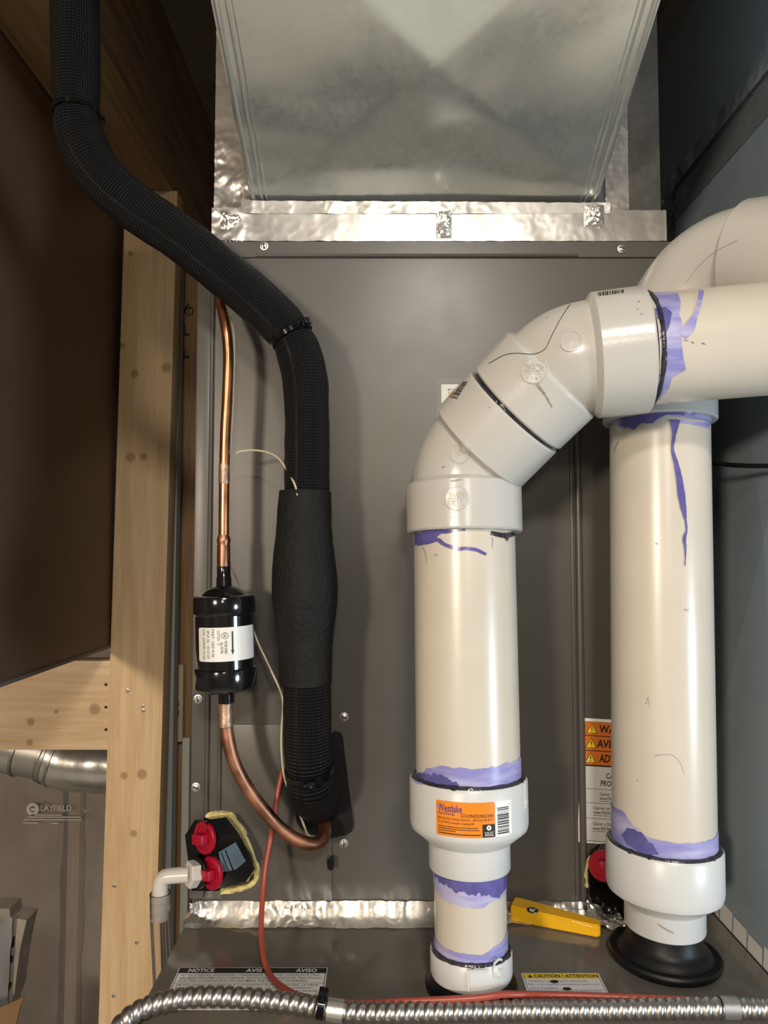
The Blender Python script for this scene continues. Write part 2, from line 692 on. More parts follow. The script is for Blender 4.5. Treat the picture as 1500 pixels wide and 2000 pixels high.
def glyphs(s, extrude=0.0, bold=0.0):
    key = (s, extrude, bold)
    if key in _gl:
        return _gl[key]
    cu = bpy.data.curves.new('lettering', 'FONT')
    cu.body = s
    cu.resolution_u = 2
    cu.extrude = extrude
    cu.offset = bold
    ob = bpy.data.objects.new('lettering', cu)
    COL.objects.link(ob)
    me = bpy.data.meshes.new_from_object(ob)
    vs = [v.co.copy() for v in me.vertices]
    fs = [list(p.vertices) for p in me.polygons]
    bpy.data.objects.remove(ob, do_unlink=True)
    bpy.data.curves.remove(cu)
    bpy.data.meshes.remove(me)
    _gl[key] = (vs, fs)
    return vs, fs


class Sheet:
    """a printed sticker: everything is laid out in its own flat u,v (metres), then mapped to a surface"""
    def __init__(self, fmap, mats):
        self.fm, self.mb, self.mats = fmap, MB(), mats

    def mi(self, k):
        return self.mats.index(k)

    def poly(self, pts, k, h):
        self.mb.add([self.fm(u, v, h) for u, v in pts], [list(range(len(pts)))], self.mi(k))

    def rect(self, x0, y0, x1, y1, k, h, div=1):
        for i in range(div):
            a, b = x0 + (x1 - x0) * i / div, x0 + (x1 - x0) * (i + 1) / div
            self.poly([(a, y0), (b, y0), (b, y1), (a, y1)], k, h)

    def slab(self, x0, y0, x1, y1, k, t, rc=0.0, div=1):
        """sticker body: top at height t, rounded corners, with side walls"""
        pts = []
        if rc:
            for cx, cy, a0 in ((x1 - rc, y1 - rc, 0), (x0 + rc, y1 - rc, 90), (x0 + rc, y0 + rc, 180), (x1 - rc, y0 + rc, 270)):
                for i in range(5):
                    a = rad(a0 + i * 22.5)
                    pts.append((cx + rc * math.cos(a), cy + rc * math.sin(a)))
        else:
            pts = [(x1, y1), (x0, y1), (x0, y0), (x1, y0)]
        if div > 1:
            ys = {}
            q = []
            n = len(pts)
            for i in range(n):
                a, b = pts[i], pts[(i + 1) % n]
                q.append(a)
                if abs(a[0] - b[0]) > (x1 - x0) * 0.5:
                    for j in range(1, div):
                        q.append((a[0] + (b[0] - a[0]) * j / div, a[1] + (b[1] - a[1]) * j / div))
            pts = q
            xs = sorted(set(round(p[0], 7) for p in pts))
            # columns between successive x
            top = sorted([p for p in pts if p[1] > (y0 + y1) / 2])
            bot = sorted([p for p in pts if p[1] <= (y0 + y1) / 2])

            def yat(lst, x):
                for a, b in zip(lst, lst[1:]):
                    if a[0] - 1e-9 <= x <= b[0] + 1e-9 and b[0] > a[0]:
                        return a[1] + (b[1] - a[1]) * (x - a[0]) / (b[0] - a[0])
                return lst[0][1] if x <= lst[0][0] else lst[-1][1]
            for a, b in zip(xs, xs[1:]):
                self.poly([(a, yat(bot, a)), (b, yat(bot, b)), (b, yat(top, b)), (a, yat(top, a))], k, t)
        else:
            self.poly(pts, k, t)
        n = len(pts)
        vs = [self.fm(u, v, t) for u, v in pts] + [self.fm(u, v, -0.0001) for u, v in pts]
        self.mb.add(vs, [[i, (i + 1) % n, n + (i + 1) % n, n + i] for i in range(n)], self.mi(k))

    def text(self, s, x0, y0, x1, y1, k, h, rot=0, bold=0.0, keep=False, align='l'):
        """fit the string into the box; rot in degrees about the box centre (box is given unrotated)"""
        vs, fs = glyphs(s, 0, bold)
        if not vs:
            return
        lx, hx = min(v.x for v in vs), max(v.x for v in vs)
        ly, hy = min(v.y for v in vs), max(v.y for v in vs)
        w, hh = x1 - x0, y1 - y0
        cx, cy = (x0 + x1) / 2, (y0 + y1) / 2
        if rot in (90, -90):
            w, hh = hh, w
        sx, sy = w / (hx - lx), hh / (hy - ly)
        ox = 0.0
        if keep:
            k2 = min(sx, sy)
            if align == 'l':
                ox = -(w - k2 * (hx - lx)) / 2
            sx = sy = k2
        c, n = math.cos(rad(rot)), math.sin(rad(rot))
        out = []
        for v in vs:
            a = (v.x - (lx + hx) / 2) * sx + ox
            b = (v.y - (ly + hy) / 2) * sy
            out.append(self.fm(cx + a * c - b * n, cy + a * n + b * c, h))
        self.mb.add(out, fs, self.mi(k))

    def ring(self, cx, cy, r0, r1, k, h, n=20, sy=1.0):
        for i in range(n):
            a, b = 2 * math.pi * i / n, 2 * math.pi * (i + 1) / n
            self.poly([(cx + r0 * math.cos(a), cy + r0 * math.sin(a) * sy), (cx + r1 * math.cos(a), cy + r1 * math.sin(a) * sy),
                       (cx + r1 * math.cos(b), cy + r1 * math.sin(b) * sy), (cx + r0 * math.cos(b), cy + r0 * math.sin(b) * sy)], k, h)

    def build(self, name, parent, label=None):
        return self.mb.build(name, self.mats, parent, label, sharp=30)


def plane_map(o, u, v):
    o, u, v = V(o), V(u).normalized(), V(v).normalized()
    n = u.cross(v)
    return lambda a, b, h: o + u * a + v * b + n * h


def cyl_map(ax, r, h0, a0):
    """u runs round the cylinder from angle a0 (0 faces the camera), v along the axis from h0"""
    return lambda a, b, h: ax.at(h0 + b, a0 + a / r, r + h)


def raised(mb, s, fm, x0, y0, x1, y1, hgt, rot=0, bold=0.0, mi=0):
    vs, fs = glyphs(s, 0.5, bold)
    lx, hx = min(v.x for v in vs), max(v.x for v in vs)
    ly, hy = min(v.y for v in vs), max(v.y for v in vs)
    cx, cy = (x0 + x1) / 2, (y0 + y1) / 2
    w, hh = (x1 - x0), (y1 - y0)
    if rot in (90, -90):
        w, hh = hh, w
    c, n = math.cos(rad(rot)), math.sin(rad(rot))
    out = []
    for v in vs:
        a = (v.x - (lx + hx) / 2) * w / (hx - lx)
        b = (v.y - (ly + hy) / 2) * hh / (hy - ly)
        out.append(fm(cx + a * c - b * n, cy + a * n + b * c, hgt if v.z > 0 else -0.0002))
    mb.add(out, fs, mi)


def raised_disc(mb, fm, cx, cy, r, hgt, mi=0, n=28, rim=0.0):
    pts = [(0.0, hgt), (r * 0.9, hgt), (r, -0.0002)]
    if rim:
        pts = [(0.0, hgt), (r * 0.86, hgt), (r * 0.88, hgt + rim), (r * 0.96, hgt + rim), (r, -0.0002)]
    vs, fs = [], []
    for i, (rr, h) in enumerate(pts):
        for k in range(n):
            a = 2 * math.pi * k / n
            vs.append(fm(cx + rr * math.cos(a), cy + rr * math.sin(a), h))
    for i in range(len(pts) - 1):
        for k in range(n):
            k2 = (k + 1) % n
            fs.append([i * n + k, (i + 1) * n + k, (i + 1) * n + k2, i * n + k2])
    mb.add(vs, fs, mi)


# patches of paint that lie on a built surface
EYE = V((0, 0, CZ))


def on_surface(bvh, px, py, off):
    loc, nrm, idx, d = bvh.ray_cast(EYE, ray(px, py))
    if loc is None:
        return None
    if nrm.dot(loc - EYE) > 0:
        nrm = -nrm
    return loc + nrm * off


def patch(name, bvh, rows, matname, parent, cols=6, off=0.0004, label=None, sub=3, jag=0.0):
    """rows of (left, right) picture points; each row is laid on the surface as a strip"""
    R = []
    for (a0, b0), (a1, b1) in zip(rows, rows[1:]):
        for k in range(sub):
            t = k / sub
            R.append((V((*a0, 0)).lerp(V((*a1, 0)), t), V((*b0, 0)).lerp(V((*b1, 0)), t)))
    R.append((V((*rows[-1][0], 0)), V((*rows[-1][1], 0))))
    mb = MB()
    vs, ok = [], []
    for i, (a, b) in enumerate(R):
        for j in range(cols + 1):
            q = a.lerp(b, j / cols)
            if jag and (j == 0 or j == cols):
                q = q + V((noise.noise(V((i * 0.7, j, 3.1))), noise.noise(V((i * 0.7, j, 9.1))), 0)) * jag
            p = on_surface(bvh, q.x, q.y, off)
            ok.append(p is not None)
            vs.append(p if p is not None else V((0, 0, 0)))
    fs = []
    w = cols + 1
    for i in range(len(R) - 1):
        for j in range(cols):
            f = [i * w + j, i * w + j + 1, (i + 1) * w + j + 1, (i + 1) * w + j]
            if all(ok[k] for k in f):
                fs.append(f)
    used = sorted(set(k for f in fs for k in f))
    mp = {k: i for i, k in enumerate(used)}
    if not fs:
        return None
    mb.add([vs[k] for k in used], [[mp[k] for k in f] for f in fs])
    return mb.build(name, matname, parent, label)


def strip(name, bvh, pts, widths, matname, parent, cols=3, off=0.0004, label=None, jag=0.0):
    rows = []
    P3 = catmull([V((*p, 0)) for p in pts], 6)
    n = len(P3)
    for i, p in enumerate(P3):
        t = (P3[min(i + 1, n - 1)] - P3[max(i - 1, 0)]).normalized()
        f = i / (n - 1) * (len(widths) - 1)
        k = min(int(f), len(widths) - 2)
        w = widths[k] + (widths[k + 1] - widths[k]) * (f - k)
        s = V((-t.y, t.x, 0)) * w * 0.5
        rows.append(((p + s).to_tuple()[:2], (p - s).to_tuple()[:2]))
    return patch(name, bvh, rows, matname, parent, cols, off, label, 1, jag)


def band(name, ax, r, prof, matname, parent, off=0.0005, label=None, jag=0.0012, seed=0.0):
    """painted band round a pipe: prof = (angle deg, h low, h high), interpolated"""
    mb = MB()
    rows = []
    a0, a1 = prof[0][0], prof[-1][0]
    n = 96
    for i in range(n + 1):
        a = a0 + (a1 - a0) * i / n
        for p, q in zip(prof, prof[1:]):
            if p[0] <= a <= q[0] + 1e-6:
                t = (a - p[0]) / (q[0] - p[0])
                t = t * t * (3 - 2 * t)
                lo, hi = p[1] + (q[1] - p[1]) * t, p[2] + (q[2] - p[2]) * t
                break
        hi += fbm((a * 0.12 + seed, seed, 0.5), 4) * jag
        lo += fbm((a * 0.12 + seed, seed, 7.5), 4) * jag
        rows.append((a, lo, hi))
    m = 5
    vs = [ax.at(lo + (hi - lo) * j / m, rad(a), r + off) for a, lo, hi in rows for j in range(m + 1)]
    fs = [[i * (m + 1) + j, (i + 1) * (m + 1) + j, (i + 1) * (m + 1) + j + 1, i * (m + 1) + j + 1] for i in range(n) for j in range(m)]
    mb.add(vs, fs)
    return mb.build(name, matname, parent, label)


# ================================================================== THE SETTING
def structure(name, lo, hi, m, label, bev=0.0):
    mb = box(MB(), lo, hi, 0, bev)
    return tag(mb.build(name, m), label, None, None, 'structure')


TOP = CZ - 0.361                 # furnace top
structure('floor', (-2.6, -2.6, -0.1), (2.2, 2.62, 0.0), 'concrete', 'bare grey concrete basement floor')
structure('wall_front', (-2.6, -2.7, 0.0), (2.2, -2.6, 2.95), 'drywall', 'plain wall behind the photographer')
structure('wall_right', (2.1, -2.6, 0.0), (2.2, 2.6, 2.95), 'drywall', 'plain wall at the far right of the basement')
structure('wall_side', (-2.7, -2.6, 0.0), (-2.6, 2.6, 2.95), 'drywall', 'plain wall at the far left of the basement')

ceil = thing('ceiling', (0, 0, 2.85), 'dark unfinished ceiling with open floor joists', None, None, 'structure')
box(MB(), (-2.6, -2.6, 2.85), (2.2, 2.6, 2.95)).build('subfloor', 'subfloor', ceil)
for x in (-1.6, -1.2, -0.8, 0.02, 0.44, 0.85, 1.25, 1.65):
    box(MB(), (x, -2.6, 2.60), (x + 0.038, 2.6, 2.85)).build('joist', 'wood_dk', ceil)

# exterior wall far behind: batts and studs under vapour-barrier film
wb = thing('wall_back', (0, 2.5, 0), 'insulated exterior wall under wrinkled translucent vapour barrier', None, None, 'structure')
box(MB(), (-2.6, 2.52, 0), (2.2, 2.6, 2.85)).build('sheathing', 'subfloor', wb)
sx0 = P(131, 1700, 2.43).x
for k, x in enumerate((sx0 - 0.41, sx0, sx0 + 0.41, sx0 + 0.82)):
    box(MB(), (x, 2.43, 0), (x + 0.038, 2.52, CZ + 0.45), 0, 0.001).build('stud', 'wood_pl' if k != 1 else 'wood_blk', wb)
    mb = MB()
    grid(mb, lambda u, v, x=x: V((x + 0.042 + u * 0.33, 2.47 - 0.035 * math.sin(u * math.pi) + 0.02 * fbm((u * 3 + x, 0, v * 12), 3), v * (CZ + 0.44))), 10, 50)
    mb.build('insulation_batt', 'batt', wb)
mb = MB()


def film_fn(u, v):
    x = -1.45 + u * 1.75
    z = v * (CZ + 0.45)
    d = (x - sx0 - 0.019) / 0.41
    d = abs(d - round(d))
    sag = 0.018 * math.sin(min(1, d * 2.2) * math.pi * 0.5)
    wr = max(0, ridged((x * 4.5 + 0.8 * z, z * 2.2, 1.3)) - 0.10) * 0.030
    return V((x, 2.412 + sag * (0.6 + fbm((x * 3, 0, z * 2), 2)) - wr, z))


grid(mb, film_fn, 120, 120)
mb.build('vapour_barrier', 'film', wb, 'milky wrinkled plastic film')
# print on the film
sh = Sheet(plane_map(P(50, 1600, 2.37), (1, 0, 0), (0, 0, 1)), ['filmprint'])
pxm = 2.37 / 1400 * 0.98
X = lambda x: (x - 50) * pxm
Z = lambda y: (1600 - y) * pxm
sh.ring(X(63), Z(1581), 0.010, 0.020, 'filmprint', 0)
sh.rect(X(60), Z(1584), X(76), Z(1579), 'filmprint', 0.0004)
sh.text('LAYFIELD', X(79), Z(1584), X(139), Z(1573), 'filmprint', 0, bold=0.01)
sh.poly([(X(162), Z(1580)), (X(165), Z(1583)), (X(166), Z(1588))], 'filmprint', 0)
sh.poly([(X(165), Z(1588)), (X(182), Z(1571)), (X(167), Z(1585))], 'filmprint', 0)
for x0, x1, y in ((55, 158, 1596), (47, 160, 1601), (45, 75, 1607), (100, 115, 1608), (60, 120, 1592)):
    sh.rect(X(x0), Z(y + 1), X(x1), Z(y - 1), 'filmprint', 0)
sh.build('film_print', wb, 'white printed wordmark and lines')

# left framing
wl = thing('wall_left', (-0.4, 1.2, 0), 'open wooden stud framing beside the furnace', None, None, 'structure')
KN = [(P(242, 1515, 1.19), 0.0065), (P(277, 1512, 1.19), 0.009), (P(263, 730, 1.19), 0.0075), (P(255, 893, 1.19), 0.009),
      (P(280, 892, 1.19), 0.007), (P(325, 718, 1.19), 0.009), (P(255, 495, 1.19), 0.005), (P(261, 1628, 1.19), 0.006),
      (P(237, 675, 1.19), 0.006)]
M['stud'] = wood('stud_wood', (0.72, 0.525, 0.315), (0.57, 0.38, 0.195), 'z', KN)
KB = [(P(185, 1385, 1.2), 0.010), (P(60, 1410, 1.2), 0.007), (P(58, 1450, 1.2), 0.006), (P(110, 1390, 1.2), 0.004)]
M['beam'] = wood('beam_wood', (0.70, 0.52, 0.33), (0.53, 0.36, 0.20), 'x', KB)
mb = box(MB(), (-0.446, 1.19, 0.0), (-0.357, 1.228, CZ + 0.61), 0, 0.0015)
mb.v = [V((p.x + 0.0125 * (p.z - CZ - 0.2), p.y, p.z)) for p in mb.v]      # the stud leans a little
mb.build('stud', 'stud', wl, 'pale pine stud with knots and screw heads')
box(MB(), (-1.3, 1.2, CZ - 0.330), (-0.446, 1.238, CZ - 0.184), 0, 0.002).build('blocking', 'beam', wl, 'pale horizontal wooden blocking board')
box(MB(), (-0.450, 0.2, CZ + 0.61), (-0.360, 1.9, CZ + 0.648), 0, 0.002).build('top_plate', 'wood_pl', wl)
box(MB(), (-0.398, 0.2, CZ + 0.648), (-0.360, 2.4, CZ + 0.885), 0, 0.003).build('joist', 'wood_dk', wl, 'dark rough joist above the plate')
box(MB(), (-0.385, 1.236, 0.0), (-0.3585, 1.262, CZ + 0.6), 0, 0.001).build('steel_strip', 'greystrip', wl)
box(MB(), (-0.385, 1.30, 0.0), (-0.342, 1.389, CZ + 0.6), 0, 0.0015).build('stud', 'wood_b', wl)
box(MB(), (-0.356, 1.285, 0.0), (-0.3435, 1.297, P(0, 1440, 1.29).z), 0, 0.0008).build('white_strip', 'whitestrip', wl)
blk = box(MB(), (-0.378, 1.280, P(0, 1452, 1.27).z), (-0.355, 1.299, P(0, 1300, 1.27).z), 0, 0.0015)
bo = blk.build('wood_block', 'wood_blk', wl, 'short pale block with black number')
sh = Sheet(plane_map(V((-0.374, 1.2795, P(0, 1400, 1.27).z)), (1, 0, 0), (0, 0, 1)), ['ink'])
sh.text('33', 0.003, -0.002, 0.013, 0.026, 'ink', 0.0, rot=-90)
sh.build('stamp', bo)
sh = Sheet(plane_map(V((-0.374, 1.2995, P(0, 700, 1.3).z)), (1, 0, 0), (0, 0, 1)), ['ink'])
for k, ch in enumerate('FPS'):
    sh.text(ch, 0.002, k * 0.042, 0.016, k * 0.042 + 0.020, 'ink', 0.0, rot=90)
sh.ring(0.015, 0.088, 0.006, 0.0085, 'ink', 0.0)
sh.build('stamp', wl)


def screw_head(name, p, d, r, m, parent, n=12, slot=0.3):
    """washer-head screw with a slot; d points out of the surface"""
    ax = Axis(p, V(p) + V(d))
    mb = lathe(MB(), ax, [(-0.001, r), (0.0004, r), (0.0007, r * 0.95), (0.0009, r * 0.72), (0.0022, r * 0.68), (0.0026, r * 0.55), (0.0026, 0)], n)
    c, s = math.cos(slot), math.sin(slot)
    t = ax.f * s + ax.s * c
    q = ax.w.cross(t)
    o = V(p) + ax.w * 0.00265
    a, b = t * r * 0.66, q * r * 0.17
    mb.add([o - a - b, o + a - b, o + a + b, o - a + b], [[0, 1, 2, 3]], 1)
    return mb.build(name, [m, 'slotdark'], parent)


for px, py, r in ((249, 1349, .0035), (280, 1388, .0035), (279, 1379, .003), (224, 1730, .0035), (267, 1840, .0035), (222, 1944, .0035)):
    screw_head('screw', P(px, py, 1.19) + V((0, -0.0004, 0)), (0, -1, 0), r, 'zinc', wl, 10, random.random() * 3)
for px, py in ((207, 1337), (207, 1381), (207, 1425)):
    screw_head('nail', P(px, py, 1.2) + V((0, -0.0004, 0)), (0, -1, 0), 0.0025, 'slotdark', wl, 8)

# ------------------------------------------------------------------ brown board at the left
bp = thing('brown_board', (-0.455, 0.9, CZ - 0.16), 'large smooth dark brown board hanging beside the wooden stud', 'board')
box(MB(), (-0.462, 0.55, CZ - 0.158), (-0.452, 1.26, CZ + 0.606), 0, 0.0008).build('panel', 'brown', bp)
box(MB(), (-0.464, 0.55, CZ - 0.162), (-0.4505, 1.26, CZ - 0.157), 0, 0.0008).build('edge_strip', 'greyedge', bp, 'thin grey edge strip')

# ------------------------------------------------------------------ round duct behind the framing
rd = thing('round_duct', P(100, 1500, 1.75), 'shiny round sheet-metal duct with taped joints under the wooden blocking', 'duct')
Yd = 1.75
c0 = [P(-160, 1430, Yd), P(50, 1462, Yd)]
sweep(MB(), resample(catmull(c0, 6), 0.02), lambda l, a: 0.062 + 0.002 * fbm((l * 60, a * 3, 0), 3), 28).build('taped_section', 'foil', rd)
c1 = [P(46, 1462, Yd), P(100, 1472, Yd)]
sweep(MB(), catmull(c1, 10), 0.0625, 32).build('pipe_section', 'zinc', rd)
for x, y, r in ((48, 1462, .066), (96, 1472, .067), (103, 1475, .068), (116, 1481, .068)):
    ax = Axis(P(x, y, Yd), P(x + 10, y + 3, Yd))
    lathe(MB(), ax, [(-0.005, r - .004), (-0.003, r), (0.003, r), (0.005, r - .004)], 32).build('crimp_ring', 'steel', rd)
c2 = [P(98, 1473, Yd), P(118, 1482, Yd), P(150, 1490, Yd), P(330, 1500, Yd)]
sweep(MB(), resample(catmull(c2, 6), 0.012), lambda l, a: 0.064 + 0.004 * ridged((l * 34, math.cos(a) * 2.5, math.sin(a) * 2.5 + l * 10)) * 0.7, 30).build('taped_section', 'foil', rd)

# ------------------------------------------------------------------ bag and cardboard low at the left
bg = thing('material_bag', P(10, 1960, 1.55), 'grey plastic bag standing at the lower left edge', 'bag')
Yb = 1.55


def slabpoly(name, pts, Y, t, m, parent, label=None):
    mb = prism(MB(), [P(x, y, Y) for x, y in pts], (0, t, 0))
    return mb.build(name, m, parent, label, 25)


mb = MB()


def bagf(u, v):
    x = -140 + u * 165
    y = 1792 + v * 330
    x -= v * 20 * u
    e = min(u, 1 - u, v + 0.15, 1 - v) * 6
    p = P(x, y, Yb)
    return p + V((0, -0.03 * min(1, max(0, e)) + 0.006 * fbm((u * 6, v * 6, 1), 3), 0))


grid(mb, bagf, 24, 24)
mb.build('front_sheet', 'bag', bg)
slabpoly('folded_side', [(24, 1793), (52, 1797), (40, 1850), (33, 1900), (28, 1940), (14, 1980), (-6, 2110), (-30, 2110)], Yb + 0.015, 0.05, 'bagw', bg, 'crumpled pale side with dark smudges')
slabpoly('folded_top', [(-120, 1772), (18, 1775), (20, 1790), (24, 1796), (-120, 1800)], Yb + 0.02, 0.05, 'bagw', bg)
for pts in ([(22, 1832), (29, 1828), (27, 1850), (20, 1853)], [(19, 1866), (26, 1868), (24, 1880), (15, 1884)], [(10, 1915), (24, 1920), (16, 1938), (8, 1930)]):
    slabpoly('smudge', pts, Yb + 0.0135, 0.002, 'slotdark', bg)
cb = thing('cardboard_box', V((-0.95, 1.5, 0.0)), 'open cardboard box with a raised flap at the lower left corner', 'box')
slabpoly('flap', [(-120, 1990), (0, 1968), (47, 1947), (40, 1965), (14, 2070), (-30, 2240), (-120, 2240)], 1.42, 0.004, 'card', cb)
zc_ = P(0, 2230, 1.42).z
xb0, xb1 = P(-300, 2100, 1.42).x, P(-20, 2100, 1.42).x
box(MB(), (xb0, 1.42, 0.0), (xb1, 1.425, zc_)).build('front_wall', 'card', cb)
box(MB(), (xb0, 1.70, 0.0), (xb1, 1.705, zc_)).build('back_wall', 'card', cb)
box(MB(), (xb0, 1.425, 0.0), (xb0 + 0.005, 1.70, zc_)).build('side_wall', 'card', cb)
box(MB(), (xb1 - 0.005, 1.425, 0.0), (xb1, 1.70, zc_)).build('side_wall', 'card', cb)
box(MB(), (xb0 + 0.005, 1.425, zc_ - 0.16), (xb1 - 0.005, 1.70, zc_ - 0.15)).build('packing_sheet', 'card', cb)

# ================================================================== FURNACE
fu = thing('furnace', (0.07, 0.9, 0.0), 'grey metal furnace cabinet with stickers on its top', 'furnace')
FX0, FX1, FY0 = -0.192, 0.327, 0.515
box(MB(), (FX0, FY0, TOP - 0.03), (FX1, 1.27, TOP), 0, 0.002).build('top_panel', 'paint_dk', fu)
box(MB(), (FX0 + 0.001, FY0 + 0.004, 0.0), (FX1 - 0.001, 1.268, TOP - 0.03), 0, 0.002).build('body', 'paint', fu)
# rolled front lip
sweep(MB(), [V((FX0, FY0 - 0.002, TOP - 0.006)), V((FX1, FY0 - 0.002, TOP - 0.006))], 0.006, 12).build('front_lip', 'paint', fu)

# notice sticker
LX0, LX1, LY1 = -0.1765, -0.0487, 0.6395
LH = 0.0570
sh = Sheet(plane_map((LX0, LY1 - LH, TOP), (1, 0, 0), (0, 1, 0)), ['paperb', 'ink'])
W = LX1 - LX0
sh.slab(0, 0, W, LH, 'paperb', 0.0002, 0.001)
sh.rect(0.0006, LH - 0.0085, W - 0.0006, LH - 0.0006, 'ink', 0.0003)
for s, a, b in (('NOTICE', 0.009, 0.031), ('AVIS', 0.058, 0.072), ('AVISO', 0.101, 0.119)):
    sh.text(s, a, LH - 0.0072, b, LH - 0.0022, 'paperb', 0.00045, bold=0.02)
for x in (0.0010, W - 0.0016):
    sh.rect(x, 0.001, x + 0.0006, LH - 0.001, 'ink', 0.0003)
lines = ['DO NOT INSTALL ADDITIONAL CONDENSATE TRAP. THE CONDENSATE TRAP',
         'HAS BEEN DESIGNED INTO FURNACE. ADDITIONAL CONDENSATE TRAP WOULD',
         'STOP THE CONDENSATE FLOW AND MAKE THE FURNACE INOPERABLE.', None,
         'NE PAS INSTALLER DE PIÈGE À CONDENSAT SUPPLÉMENTAIRE. LE PIÈGE',
         'À CONDENSAT EST INTÉGRÉ À LA FOURNAISE. UN PIÈGE À CONDENSAT',
         'SUPPLÉMENTAIRE POURRAIT ARRÊTER LE FLUX DU CONDENSAT ET RENDRE',
         'LA FOURNAISE INOPÉRANTE.', None,
         'NO INSTALE UNA TRAMPA DE CONDENSADOS EXTERNA. LA TRAMPA DE',
         'CONDENSADOS HA SIDO DISEÑADA PARA EL INTERIOR DE LA UNIDAD. UNA']
y = LH - 0.0098
for s in lines:
    if s is None:
        y -= 0.0002
        sh.rect(0.001, y - 0.0007, W - 0.001, y - 0.0003, 'ink', 0.0003)
        y -= 0.0014
        continue
    sh.text(s, 0.004, y - 0.0028, 0.004 + (W - 0.008) * min(1, len(s) / 63), y, 'ink', 0.0003, bold=0.004)
    y -= 0.0040
sh.build('notice_sticker', fu, 'white sticker headed NOTICE AVIS AVISO')

# caution sticker
CX0, CW, CH = 0.1169, 0.066, 0.043
sh = Sheet(plane_map((CX0, 0.6312 - CH, TOP), (1, 0, 0), (0, 1, 0)), ['paperb', 'ink', 'yellowp', 'inkgrey', 'inkblue'])
sh.slab(0, 0, CW, CH, 'paperb', 0.0002, 0.0005)
sh.rect(0.001, CH - 0.0078, CW - 0.001, CH - 0.0008, 'yellowp', 0.0003)
sh.text('CAUTION / ATTENTION', 0.010, CH - 0.0066, CW - 0.002, CH - 0.0022, 'ink', 0.00045, bold=0.02)
sh.poly([(0.0048, CH - 0.0068), (0.0086, CH - 0.0068), (0.0067, CH - 0.002)], 'ink', 0.00045)
for x in (0.0012, CW - 0.0016):
    sh.rect(x, 0.001, x + 0.0004, CH - 0.001, 'ink', 0.0003)
for k, s in enumerate(['This appliance requires a special venting system.', 'Refer to the installation instructions for parts list and',
                       'method of installation.', 'Cet appareil nécessite un système de ventilation spécial.',
                       "Reportez-vous aux instructions d'installation pour la liste", "des pièces et la méthode d'installation."]):
    y = CH - 0.0100 - k * 0.0046
    sh.text(s, 0.003, y - 0.0030, 0.003 + (CW - 0.006) * min(1, len(s) / 58), y, 'inkblue', 0.0003, bold=0.004)
sh.rect(0.002, CH - 0.0237, CW - 0.002, CH - 0.0233, 'inkgrey', 0.0003)
x = 0.019
while x < 0.044:
    w = random.choice((0.0004, 0.0008, 0.0012))
    sh.rect(x, 0.001, x + w, 0.0045, 'ink', 0.0003)
    x += w + random.choice((0.0004, 0.0007))
for cx, cy in ((0.0255, CH - 0.0125), (0.0335, CH - 0.0225)):
    sh.ring(cx, cy, 0, 0.0036, 'ink', 0.0006, 14, 0.62)
sh.build('caution_sticker', fu, 'white sticker with yellow CAUTION / ATTENTION header')

# foil tape along the joint of furnace and coil cabinet
FY = 0.740                        # front of the coil cabinet


def corner_tape(name, x0, x1, up, out, seed, label=None, ends=2.0):
    mb = MB()

    def fn(u, v):
        x = x0 + (x1 - x0) * u
        s = v * (up + out)
        if s < up:
            p = V((x, FY - 0.0014, TOP + up - s + 0.0006))
            n = V((0, -1, 0))
        else:
            p = V((x, FY - 0.0014 - (s - up), TOP + 0.0006))
            n = V((0, 0, 1))
        k = min(1, abs(s - up) / 0.004)
        n = (n * (0.4 + 0.6 * k) + V((0, -1, 1)) * (1 - k) * 0.8)
        q = V((x * 115 + seed, s * 42, seed))
        e = min(u, 1 - u) * abs(x1 - x0)
        kk = 1 + ends * max(0, 1 - e / 0.03)
        d = max(0, ridged(q * 0.55) - 0.25) * 0.0021 * kk * max(0.15, fbm(q * 0.16, 2) + 0.45) + abs(fbm(q * 0.4, 2)) * 0.0005
        ed = fbm((x * 60, v * 9, seed), 3) * 0.0018 if v in (0, 1) else 0
        return p + n * d + V((0, ed if v == 1 else 0, ed if v == 0 else 0))
    grid(mb, fn, int(abs(x1 - x0) * 700), 26)
    return mb.build(name, 'foil', fu, label)


corner_tape('foil_tape', -0.194, 0.066, 0.0085, 0.036, 1.0, 'crinkled aluminium tape along the joint')
corner_tape('foil_tape', 0.112, 0.222, 0.0080, 0.030, 5.0)
mb = MB()
foil(mb, [V((0.196, 0.700, TOP + 0.001)), V((0.230, 0.694, TOP + 0.001)), V((0.226, 0.722, TOP + 0.006)), V((0.200, 0.728, TOP + 0.010))], 40, 40, 0.008, 130, (0, -0.4, 1), 0, 41.0, 0.5, 0.002)
mb.build('tape_crumple', 'foil', fu)
corner_tape('foil_tape', 0.286, 0.312, 0.0060, 0.012, 9.0)

# ================================================================== COIL CABINET
cc = thing('coil_cabinet', (0.06, 1.0, TOP), 'grey painted evaporator coil cabinet on top of the furnace', 'cabinet')
BX0, BX1 = -0.195, 0.316
CT = P(0, 474, FY).z
box(MB(), (BX0 + 0.001, FY + 0.003, TOP + 0.0005), (BX1 - 0.001, 1.27, CT - 0.001), 0, 0.001).build('body', 'paint', cc)


def face(name, x0, y0, x1, y1, proud, bev=0.0015, m='paint', label=None):
    """plate on the cabinet front given by its picture extent"""
    a, b = P(x0, y1, FY - proud), P(x1, y0, FY - proud)
    xa, xb = P(x0, (y0 + y1) / 2, FY).x, P(x1, (y0 + y1) / 2, FY).x
    return box(MB(), (xa, FY - proud, a.z), (xb, FY + 0.004, b.z), 0, bev).build(name, m, cc, label)


zt = CT
